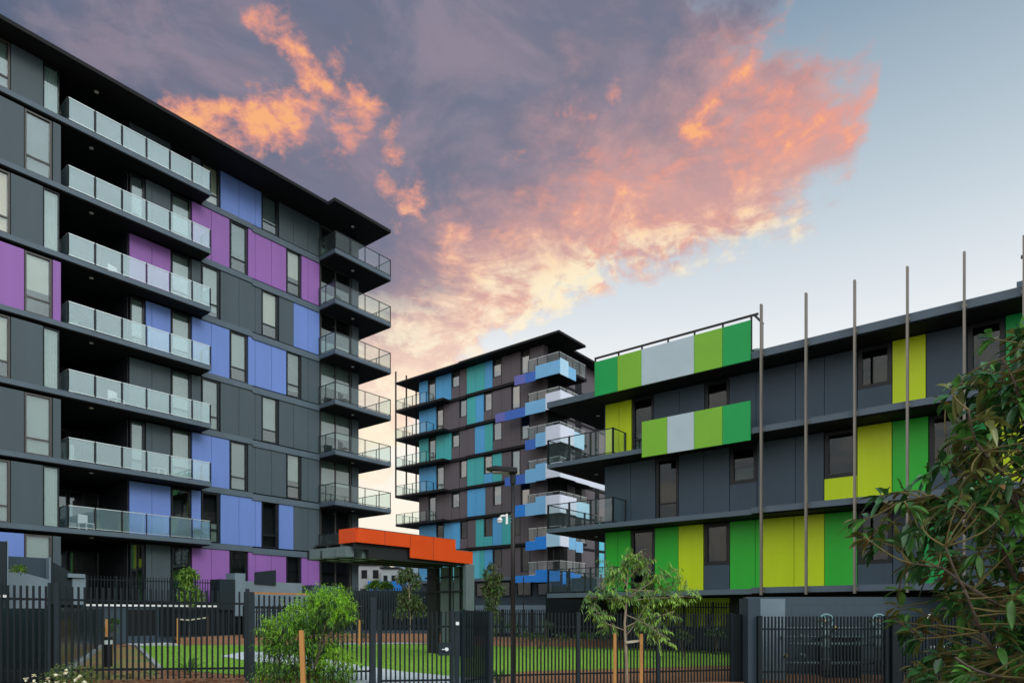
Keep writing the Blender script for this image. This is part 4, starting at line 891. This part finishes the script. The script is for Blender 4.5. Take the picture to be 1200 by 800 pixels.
# --- small garden trees beyond the fence
def small_tree(name, px, base, d, crowns, label, mats, leaf_len=.10, trunk_r=.03, dens=220, group=None, lw=.4):
    x = (px - CX) / F * d; r = empty(name, (x, d, gz(x, d)), 0, label, 'tree', group); O = Vector((x, d, gz(x, d))); tk = MB(); lf = MB()
    tops = [Vector(((c[0] - CX) / F * d, d + random.uniform(-.3, .3), EYE + (HY - c[1]) / F * d)) - O for c in crowns]
    hi = max(t.z for t in tops); tk.tube([Vector((0, 0, -.1)), Vector((.02, 0, hi * .4)), Vector((-.03, 0, hi * .75)), Vector((0, 0, hi))], [trunk_r, trunk_r * .8, trunk_r * .5, .008], 7)
    for c, t in zip(crowns, tops):
        rr = c[2] / F * d; branch(tk, (0, 0, max(.2, t.z * .75)), t, .014, .005, .08, 4)
        for i in range(int(dens * max(.3, (rr / .5)) ** 1.6)):
            dv = rnd_dir(); p = t + dv * rr * random.uniform(.2, 1.12) ** .8
            for k in range(3): leaf(lf, p + rnd_dir() * .05, (dv + rnd_dir() - Vector((0, 0, .4))).normalized(), leaf_len * random.uniform(.7, 1.3), leaf_len * lw, random.randrange(len(mats)), .3, .2, 2)
    tk.build('trunk', BARK, r); lf.build('crown', mats, r); return r
T1, T2, T3, T4 = leafmat('tree_leaf_lime', (.20, .34, .04), .4), leafmat('tree_leaf_green', (.09, .19, .04), .4), leafmat('tree_leaf_dull', (.075, .11, .045), .5), leafmat('tree_leaf_khaki', (.15, .16, .06), .5)
small_tree('small_tree', 222.5, 750, 30.5, [(220, 673, 8), (226, 672, 6), (217, 681, 6), (224, 690, 8), (232, 697, 7), (219, 697, 6), (226, 703, 5)], 'slender lime leaved tree staked behind the left fence bay', [T1, T1, T2], .17, .05, 210)
for px, t_ in ((243, 721), (208, 724)): stake(px, t_, 30.4, 'far timber stake %s the slender lime leaved tree' % ('right of' if px > 220 else 'left of'), .05, -.2)
tag(MB().bar((*wpt(208, 30.35), EYE - 6 / F * 30.4), (*wpt(222, 30.35), EYE - 7 / F * 30.4), .01, .06).bar((*wpt(222, 30.35), EYE - 7 / F * 30.4), (*wpt(243, 30.35), EYE - 4 / F * 30.4), .01, .06).build('tie_strap', bpy.data.materials['hessian_tie']), 'pale strap joining the two far stakes of the slender tree', 'strap')
small_tree('small_tree', 480, 745, 33, [(477, 672, 9), (486, 680, 8), (470, 677, 6), (478, 692, 4), (474, 700, 8), (488, 703, 7), (481, 712, 10), (470, 716, 7), (494, 715, 6)], 'thin olive leaved tree seen below the orange canopy', [T3, T4, T2], .17, .045, 200)
small_tree('small_tree', 577, 750, 31, [(576, 662, 3), (573, 672, 7), (582, 674, 7), (577, 682, 9), (571, 690, 7), (584, 690, 7), (577, 701, 8), (575, 713, 7), (581, 721, 6), (577, 735, 6)], 'narrow olive green tree just left of the lamp post', [T2, T4, T3], .16, .04, 200)
def bush(name, px, py, d, r_px, label, mats, n=200, ll=.09, cat='shrub', group=None, lw=.35, stems=6):
    x = (px - CX) / F * d; z = EYE + (HY - py) / F * d; r_ = r_px / F * d; b = MB(); st = MB(); rt = empty(name, (x, d, z), 0, label, cat, group)
    for i in range(n):
        dv = rnd_dir(); dv.z = abs(dv.z) * .9 - .25; p = dv * r_ * random.uniform(.3, 1.05)
        for k in range(3): leaf(b, p, (dv + rnd_dir() * .8 + Vector((0, 0, .2))).normalized(), ll * random.uniform(.6, 1.3), ll * lw, random.randrange(len(mats)), .3, .2, 2)
    for i in range(stems): st.tube([(0, 0, (-z + gz(x, d)) if stems == 6 else -.1), rnd_dir() * r_ * .5], [.01, .005], 4)
    st.build('stems', BARKD, rt); b.build('crown', mats, rt); return rt
def strappy(px, py, d, label, h_=.7, n=26, group='strap leaved plants behind the fence'):
    x = (px - CX) / F * d; z = gz(x, d); b = MB(); rt = empty('strappy_plant', (x, d, z), 0, label, 'plant', group)
    for i in range(n):
        a = random.uniform(0, 6.28); le = random.uniform(.25, .95); dv = Vector((math.cos(a) * le, math.sin(a) * le, 1)).normalized()
        leaf(b, Vector((0, 0, 0)), dv, h_ * random.uniform(.7, 1.15), .045, random.randrange(2), .35, .2, 5)
    b.build('leaves', [leafmat('strap_leaf', (.045, .10, .035), .4), B2], rt)
strappy(222, 785, 16.6, 'spiky strap leaved plant low behind the left fence bay')
strappy(584, 785, 18.9, 'spiky strap leaved plant just left of the lamp post foot')
strappy(298, 790, 16.8, 'spiky strap leaved plant at the post beside the bright shrub', .5)
# flowering bush bottom left
fb = bush('flowering_shrub', 82, 797, 11.8, 33, 'low shrub with cream flowers at the bottom left in front of the fence', [leafmat('rose_leaf', (.09, .17, .04), .45), leafmat('rose_leaf_light', (.20, .24, .07), .45)], 420, .055, lw=.5)
PETAL = mat('cream_petal', (.80, .76, .55), .6, .08, 9)
for px, py in ((47, 794), (54, 790), (62, 796), (75, 793), (82, 789), (83, 797), (96, 784), (105, 794), (110, 791), (72, 799), (93, 799), (116, 797)):
    c = Vector(((px - 82) / F * 11.8, -.32 + random.uniform(-.15, .05), (797 - py) / F * 11.8)); fl_ = MB()
    for k in range(9): leaf(fl_, c, (rnd_dir() + Vector((0, -.3, .5))).normalized(), .06, .045, 0, .1, .3, 2)
    fl_.build('flower', PETAL, fb)
# dark hedge plants on the back bed
for i, (px, py, d, r_) in enumerate(((128, 738, 22, 9), (134, 728, 22.5, 7))):
    bush('shrub', px, py, d, r_, ('dark bushy shrub behind the bollard light', 'small dark shrub top behind the orange stake by the bollard')[i], [T2, B3], 90, .1)
stake(125, 725, 20.6, 'bright timber stake behind the bollard light', .06, 0)
for i, (px, py, r_) in enumerate(((612, 745, 12), (632, 747, 11), (656, 748, 12), (684, 745, 13), (712, 746, 12), (600, 735, 9), (640, 733, 9), (772, 744, 12), (800, 745, 12), (838, 742, 10), (868, 742, 9))):
    d = 30 if px < 740 else 25.5
    lab = ['first low shrub right of the lamp post at the back of the lawn', 'second low shrub right of the lamp post at the back of the lawn', 'third low shrub right of the lamp post at the back of the lawn', 'low shrub left of the sapling leaves at the back of the lawn', 'low shrub directly behind the left stake of the sapling', 'taller dark shrub behind the lamp post', 'taller dark shrub behind the second low shrub', 'low shrub under the yellow wall panel right of the sapling', 'low shrub in front of the yellow green undercroft panel', 'low shrub left of the wide dark fence post', 'low shrub beside the blue wall end'][i]
    bush('shrub', px, py, d, r_, lab, [T3, B3, T2] if i % 2 else [B3, T2, T4], 70, .14, group='low shrubs at the back of the lawn')
for i, (px, py) in enumerate(((421, 728), (426, 745))): bush('shrub', px, py, 33, 6, ('small shrub high against the slatted fence left of the gate', 'small shrub at the foot of the slatted fence left of the gate')[i], [T3, T4], 40, .13)
stake(421.5, 726, 32, 'orange timber stake in the far mulch strip left of the gate', .09, 0)
bush('shrub', 22, 668, 25, 9, 'tuft of grass on top of the pale ramp wall at the left', [T1, T2], 110, .12, stems=3)

# ================================================================ FAR BUILDINGS
def far(name, px0, px1, ytop, d, dep, m, label, wins=0, rows=0, wm=None):
    x0, x1 = (px0 - CX) / F * d, (px1 - CX) / F * d; zt = EYE + (HY - ytop) / F * d
    r = empty(name, (x0, d, 0), 0, label, 'building'); box('wall', m, r, 0, x1 - x0, 0, dep, -.5, zt); box('roof', ROOF, r, -.3, x1 - x0 + .3, -.3, dep + .3, zt, zt + .3)
    for i in range(wins):
        for j in range(rows):
            w_ = (x1 - x0) / wins; box('window', wm or CORE, r, w_ * (i + .25), w_ * (i + .75), -.04, 0, zt * (j + .3) / rows, zt * (j + .75) / rows)
    return r
far('house', 380, 447, 662, 130, 12, mat('pale_plaster', (.30, .30, .30), .8, .15, .4), 'distant pale building under the left end of the canopy', 5, 3)
far('house', 447, 466, 666, 125, 10, mat('grey_panel_far', (.30, .32, .33), .8, .15, .4), 'distant grey panel building under the middle of the canopy', 2, 2)
far('house', 462, 512, 660, 150, 14, mat('bluish_panel_far', (.22, .30, .36), .8, .1, .4), 'distant bluish building behind the olive tree', 4, 3)
bx = tag(MB().box(0, 6, 0, 2.4, 0, 2.6).build('container', VIVID), 'blue container in front of the distant pale building', 'container'); bx.location = ((431 - CX) / F * 105, 105, 4.0)
tag(MB().bar((-40, 100, 2), (-14, 100, 2), .3, 4.6).build('far_fence', RENDERD), 'distant dark fence below the pale building', 'fence')
for i, (px, d, r_) in enumerate(((440, 96, 9), (452, 92, 7))): bush('far_tree', px, 687, d, r_, ('round green tree top at the distant fence under the canopy', 'smaller green tree top right of the round one at the distant fence')[i], [T2, T1], 150, .7, 'tree')
# low trees and houses all round, for the panes to reflect
for i, (x, y, w, h_, dp) in enumerate(((-30, -40, 26, 7, 12), (10, -46, 22, 6, 12), (45, -25, 14, 8, 20))):
    r = empty('house', (x, y, -.4), 0, ('long low house behind the camera to the left', 'low house straight behind the camera', 'taller house behind the camera to the right')[i], 'building')
    box('wall', RENDER, r, 0, w, 0, dp, 0, h_); MB().prism([(-.6, h_), (w + .6, h_), (w * .5, h_ + 2.6)], -.6, dp + .6).build('roof', ROOF, r)
    for k in range(5): box('window', CORE, r, w * (k + .3) / 5, w * (k + .7) / 5, dp, dp + .05, 1.2, 2.6)

# ================================================================ SKY AND SUN
w = bpy.data.worlds.new('World'); scn.world = w; w.use_nodes = True
n = w.node_tree.nodes; l = w.node_tree.links; n.clear()
out = n.new('ShaderNodeOutputWorld'); bg = n.new('ShaderNodeBackground'); l.new(bg.outputs[0], out.inputs[0])
def M_(op, a, b=None, c=None, clamp=False):
    q = n.new('ShaderNodeMath'); q.operation = op; q.use_clamp = clamp
    for i, v in enumerate((a, b, c)):
        if v is None: continue
        if isinstance(v, (int, float)): q.inputs[i].default_value = v
        else: l.new(v, q.inputs[i])
    return q.outputs[0]
def SS(v, a, b, lo=0., hi=1.):
    q = n.new('ShaderNodeMapRange'); q.interpolation_type = 'SMOOTHSTEP'; l.new(v, q.inputs['Value'])
    for k, x in (('From Min', a), ('From Max', b), ('To Min', lo), ('To Max', hi)): q.inputs[k].default_value = x
    return q.outputs[0]
def MIX(f, a, b, mode='MIX'):
    q = n.new('ShaderNodeMix'); q.data_type = 'RGBA'; q.blend_type = mode
    if isinstance(f, (int, float)): q.inputs[0].default_value = f
    else: l.new(f, q.inputs[0])
    for i, v in ((6, a), (7, b)):
        if isinstance(v, tuple): q.inputs[i].default_value = (*v[:3], 1)
        else: l.new(v, q.inputs[i])
    return q.outputs[2]
def RAMP(v, stops, interp='LINEAR'):
    q = n.new('ShaderNodeValToRGB'); q.color_ramp.interpolation = interp; e = q.color_ramp.elements
    while len(e) < len(stops): e.new(.5)
    for s, (p, c) in zip(e, stops): s.position = p; s.color = (*c, 1)
    l.new(v, q.inputs[0]); return q.outputs[0]
def CURVE(v, pts, lo, hi, ylo, yhi):
    q = n.new('ShaderNodeFloatCurve'); c = q.mapping.curves[0]
    P = [((x - lo) / (hi - lo), (y - ylo) / (yhi - ylo)) for x, y in pts]
    while len(c.points) < len(P): c.points.new(.5, .5)
    for s, p in zip(c.points, P): s.location = p
    q.mapping.update(); t = M_('DIVIDE', M_('SUBTRACT', v, lo), hi - lo, clamp=True); l.new(t, q.inputs['Value'])
    return M_('ADD', M_('MULTIPLY', q.outputs[0], yhi - ylo), ylo)
tc = n.new('ShaderNodeTexCoord'); sp = n.new('ShaderNodeSeparateXYZ'); l.new(tc.outputs['Generated'], sp.inputs[0])
X, Y, Zc = sp.outputs
AZ = M_('ARCTAN2', X, Y); EL = M_('ARCSINE', Zc)
def NOISE(scale, detail=8, rough=.6, dist=0., stretch=(1, 1, 1), rot=(0, 0, 0), off=(0, 0, 0)):
    mp = n.new('ShaderNodeMapping'); l.new(tc.outputs['Generated'], mp.inputs[0]); mp.inputs['Scale'].default_value = stretch; mp.inputs['Rotation'].default_value = rot; mp.inputs['Location'].default_value = off
    q = n.new('ShaderNodeTexNoise'); q.inputs['Scale'].default_value = scale; q.inputs['Detail'].default_value = detail; q.inputs['Roughness'].default_value = rough; q.inputs['Distortion'].default_value = dist
    l.new(mp.outputs[0], q.inputs['Vector']); return q.outputs['Fac']
# clear sky by elevation, warmer / darker by azimuth
c = lambda *a: lin(a)
elr = M_('DIVIDE', EL, 1.2, clamp=True)
base = RAMP(elr, [(0, c(252, 246, 238)), (.20, c(247, 246, 244)), (.28, c(238, 241, 243)), (.36, c(214, 222, 229)), (.42, c(192, 206, 216)), (.50, c(166, 184, 198)), (.58, c(136, 158, 178)), (.75, c(98, 122, 148)), (1, c(75, 100, 132))])
# hazy glow on the horizon left of centre
gl_az = M_('POWER', 2.718, M_('MULTIPLY', M_('POWER', M_('DIVIDE', M_('ADD', AZ, .12), .30), 2), -1.))
glow = M_('MULTIPLY', gl_az, SS(EL, .42, .02))
base = MIX(M_('MULTIPLY', glow, .8), base, c(255, 240, 215))
# cloud
n1 = NOISE(2.2, 9, .58, .4, (1, 1, 1.6), off=(3.1, 1.2, .4)); n2 = NOISE(6.5, 10, .62, .5, (1, 1, 1.9), off=(1.7, 5.2, 2.2)); n3 = NOISE(17, 9, .6, .3, (1, 1, 1.6), off=(8.1, .2, 1.))
edge = CURVE(AZ, [(-1.2, .05), (-.60, .10), (-.22, .20), (-.12, .30), (-.03, .375), (.06, .42), (.15, .452), (.26, .455), (.36, .485), (.43, .52), (.48, .57), (.53, .80), (.9, 1.2), (1.2, 1.2)], -1.2, 1.2, 0, 1.2)
redge = CURVE(EL, [(0, .6), (.40, .56), (.50, .50), (.56, .49), (.60, .475), (.64, .44), (.68, .40), (.72, .34), (.80, .27), (1.2, .2)], 0, 1.2, 0, 1.)
n5 = NOISE(11, 9, .62, .9, (1, 1, 2.0), off=(4.1, 3.3, 6.))
n4 = NOISE(44, 8, .62, .2, (1, 1, 1.4), off=(2.2, 7.1, 3.))
nb = M_('ADD', M_('MULTIPLY', M_('SUBTRACT', n2, .5), .30), M_('ADD', M_('MULTIPLY', M_('SUBTRACT', n3, .5), .20), M_('MULTIPLY', M_('SUBTRACT', n4, .5), .08)))
d1 = M_('SUBTRACT', EL, edge); d2 = M_('MULTIPLY', M_('SUBTRACT', redge, AZ), .8)
dmin = M_('ADD', M_('MINIMUM', d1, d2), M_('MULTIPLY', nb, SS(AZ, .10, .42, 1., .62)))
alpha = SS(dmin, -.028, .035)
alpha = M_('MULTIPLY', alpha, SS(Y, -.15, .25))
# body colour: slate at left/top, mauve in the middle, pinker towards the lit rim
body = MIX(SS(AZ, -.55, .0), c(74, 94, 119), c(117, 118, 138))
body = MIX(M_('MULTIPLY', SS(n1, .42, .60), .45), body, c(142, 130, 148))
body = MIX(M_('MULTIPLY', SS(n5, .42, .64), .45), body, c(104, 116, 140))
body = MIX(M_('MULTIPLY', SS(n2, .45, .68), .40), body, c(172, 150, 162))
D1 = M_('ADD', d1, nb)
body = MIX(M_('MULTIPLY', M_('MULTIPLY', SS(D1, .26, .03), SS(AZ, -.42, -.08)), .8), body, c(222, 168, 160))
# lit undersides
def blob(az, el, wa, we, rot=0.):
    ca, sa = math.cos(rot), math.sin(rot); a = M_('SUBTRACT', WAZ, az); e = M_('SUBTRACT', WEL, el)
    u = M_('ADD', M_('MULTIPLY', a, ca), M_('MULTIPLY', e, sa)); v = M_('SUBTRACT', M_('MULTIPLY', e, ca), M_('MULTIPLY', a, sa))
    r2 = M_('ADD', M_('POWER', M_('DIVIDE', u, wa), 2), M_('POWER', M_('DIVIDE', v, we), 2)); return M_('POWER', 2.718, M_('MULTIPLY', r2, -1.))
n6 = NOISE(9, 6, .55, .0, (1, 1, 1.3), off=(.3, 9.3, 2.4)); n7 = NOISE(9, 6, .55, .0, (1, 1, 1.3), off=(7.3, 2.3, 5.))
WAZ = M_('ADD', AZ, M_('MULTIPLY', M_('SUBTRACT', n6, .5), .13)); WEL = M_('ADD', EL, M_('MULTIPLY', M_('SUBTRACT', n7, .5), .10))
rim = M_('MULTIPLY', M_('MULTIPLY', SS(D1, .27, .01), SS(AZ, -.38, -.16)), SS(AZ, .10, .34, 1., .62))
bl = [(blob(-.405, .578, .085, .024, .05), 1.), (blob(-.335, .603, .07, .026, .55), .95), (blob(-.300, .672, .075, .018, -.30), .95), (blob(-.235, .640, .028, .048, .25), 1.), (blob(-.265, .600, .04, .03, .4), .8),
      (blob(-.185, .60, .03, .03, -.5), .7), (blob(-.20, .56, .035, .02, -.4), .7), (blob(-.15, .53, .03, .05, -.3), .55),
      (blob(.30, .635, .105, .022, .36), 1.), (blob(.265, .600, .06, .022, -.2), .7), (blob(.33, .575, .05, .02, .3), .6), (blob(.430, .585, .04, .032, .2), .8), (blob(.405, .675, .018, .016), 1.1),
      (blob(.17, .645, .04, .022, -.3), .55), (blob(.11, .615, .05, .02, -.3), .5), (blob(.03, .60, .06, .018, .15), .35), (blob(.12, .54, .08, .04, 0), .35)]
loc_ = None
for b_, k_ in bl:
    t_ = M_('MULTIPLY', b_, k_) if k_ != 1 else b_
    loc_ = t_ if loc_ is None else M_('MAXIMUM', loc_, t_)
wis = M_('ADD', M_('MULTIPLY', M_('SUBTRACT', n5, .5), 2.3), M_('ADD', M_('MULTIPLY', M_('SUBTRACT', n3, .5), 1.9), M_('MULTIPLY', M_('SUBTRACT', n4, .5), 1.6)))
lit = M_('ADD', M_('MAXIMUM', M_('MULTIPLY', rim, .74), M_('MULTIPLY', loc_, .70)), M_('MULTIPLY', wis, .85))
litm = SS(lit, .18, .98); litm = M_('MULTIPLY', litm, SS(M_('MAXIMUM', rim, loc_), .05, .35))
low = SS(EL, .60, .36)                              # lower = paler yellow
lcol = MIX(low, c(245, 158, 132), c(255, 208, 180)); lhot = MIX(low, c(255, 180, 120), c(255, 240, 205))
lcol = MIX(SS(lit, .62, 1.0), lcol, lhot)
lcol = MIX(M_('MULTIPLY', M_('MULTIPLY', SS(D1, .17, .02), SS(n5, .40, .58)), SS(EL, .58, .46)), lcol, c(255, 243, 208))
cloud = MIX(M_('MULTIPLY', litm, .90), body, lcol)
cloud = MIX(M_('MULTIPLY', SS(EL, .47, .30), .80), cloud, c(252, 224, 203))
cloud = MIX(M_('MULTIPLY', M_('MULTIPLY', SS(EL, .48, .36), SS(n3, .48, .62)), .7), cloud, c(255, 244, 214))
cloud = MIX(M_('MULTIPLY', M_('MULTIPLY', SS(EL, .36, .20), SS(n2, .5, .7)), .6), cloud, c(255, 196, 160))
col = MIX(alpha, base, cloud)
# veil of faint cloud near the horizon
veil = M_('MULTIPLY', M_('MULTIPLY', SS(n1, .5, .7), SS(EL, .5, .1)), .35)
col = MIX(veil, col, c(250, 240, 232))
# half of the sky behind the camera: even pale dusk light
back = RAMP(elr, [(0, (.30, .33, .33)), (.15, (.50, .56, .56)), (.35, (.80, .90, .92)), (.6, (.85, .98, 1.05)), (1, (.55, .70, .85))])
back = MIX(M_('MULTIPLY', SS(n2, .42, .66), .35), back, (.42, .44, .47))
back = MIX(M_('MULTIPLY', SS(X, -.3, -.8), .55), back, MIX(SS(n5, .42, .6), (.36, .32, .38), (.80, .58, .48)))
col = MIX(SS(Y, .10, -.35), col, MIX(1.0, back, (2.15, 2.15, 2.15), 'MULTIPLY'))
col = MIX(SS(EL, -.01, -.12), col, c(90, 90, 88))
sky = n.new('ShaderNodeTexSky'); sky.sky_type = 'NISHITA'; sky.sun_disc = False; sky.sun_elevation = R(4); sky.sun_rotation = R(200); sky.altitude = 20
sk = MIX(1.0, sky.outputs[0], (.08, .08, .08), 'MULTIPLY')
col = MIX(.08, col, sk)
l.new(col, bg.inputs[0]); bg.inputs[1].default_value = 1.1
sun = bpy.data.lights.new('sun', 'SUN'); sun.energy = .95; sun.angle = R(22); sun.color = (1, .95, .90)
so = bpy.data.objects.new('sun', sun); COL.objects.link(so)
sd_ = Vector((math.sin(R(200)) * -1, math.cos(R(200)), 0))
so.rotation_euler = Vector((-.75, .75, -.62)).to_track_quat('-Z', 'Y').to_euler()
scn.view_settings.view_transform = 'Standard'; scn.view_settings.look = 'None'; scn.view_settings.gamma = 1; scn.view_settings.exposure = 0
scn.render.engine = 'CYCLES'; scn.cycles.max_bounces = 5; scn.cycles.diffuse_bounces = 3; scn.cycles.glossy_bounces = 3; scn.cycles.transparent_max_bounces = 16
scn.render.resolution_x = 1024; scn.render.resolution_y = 682
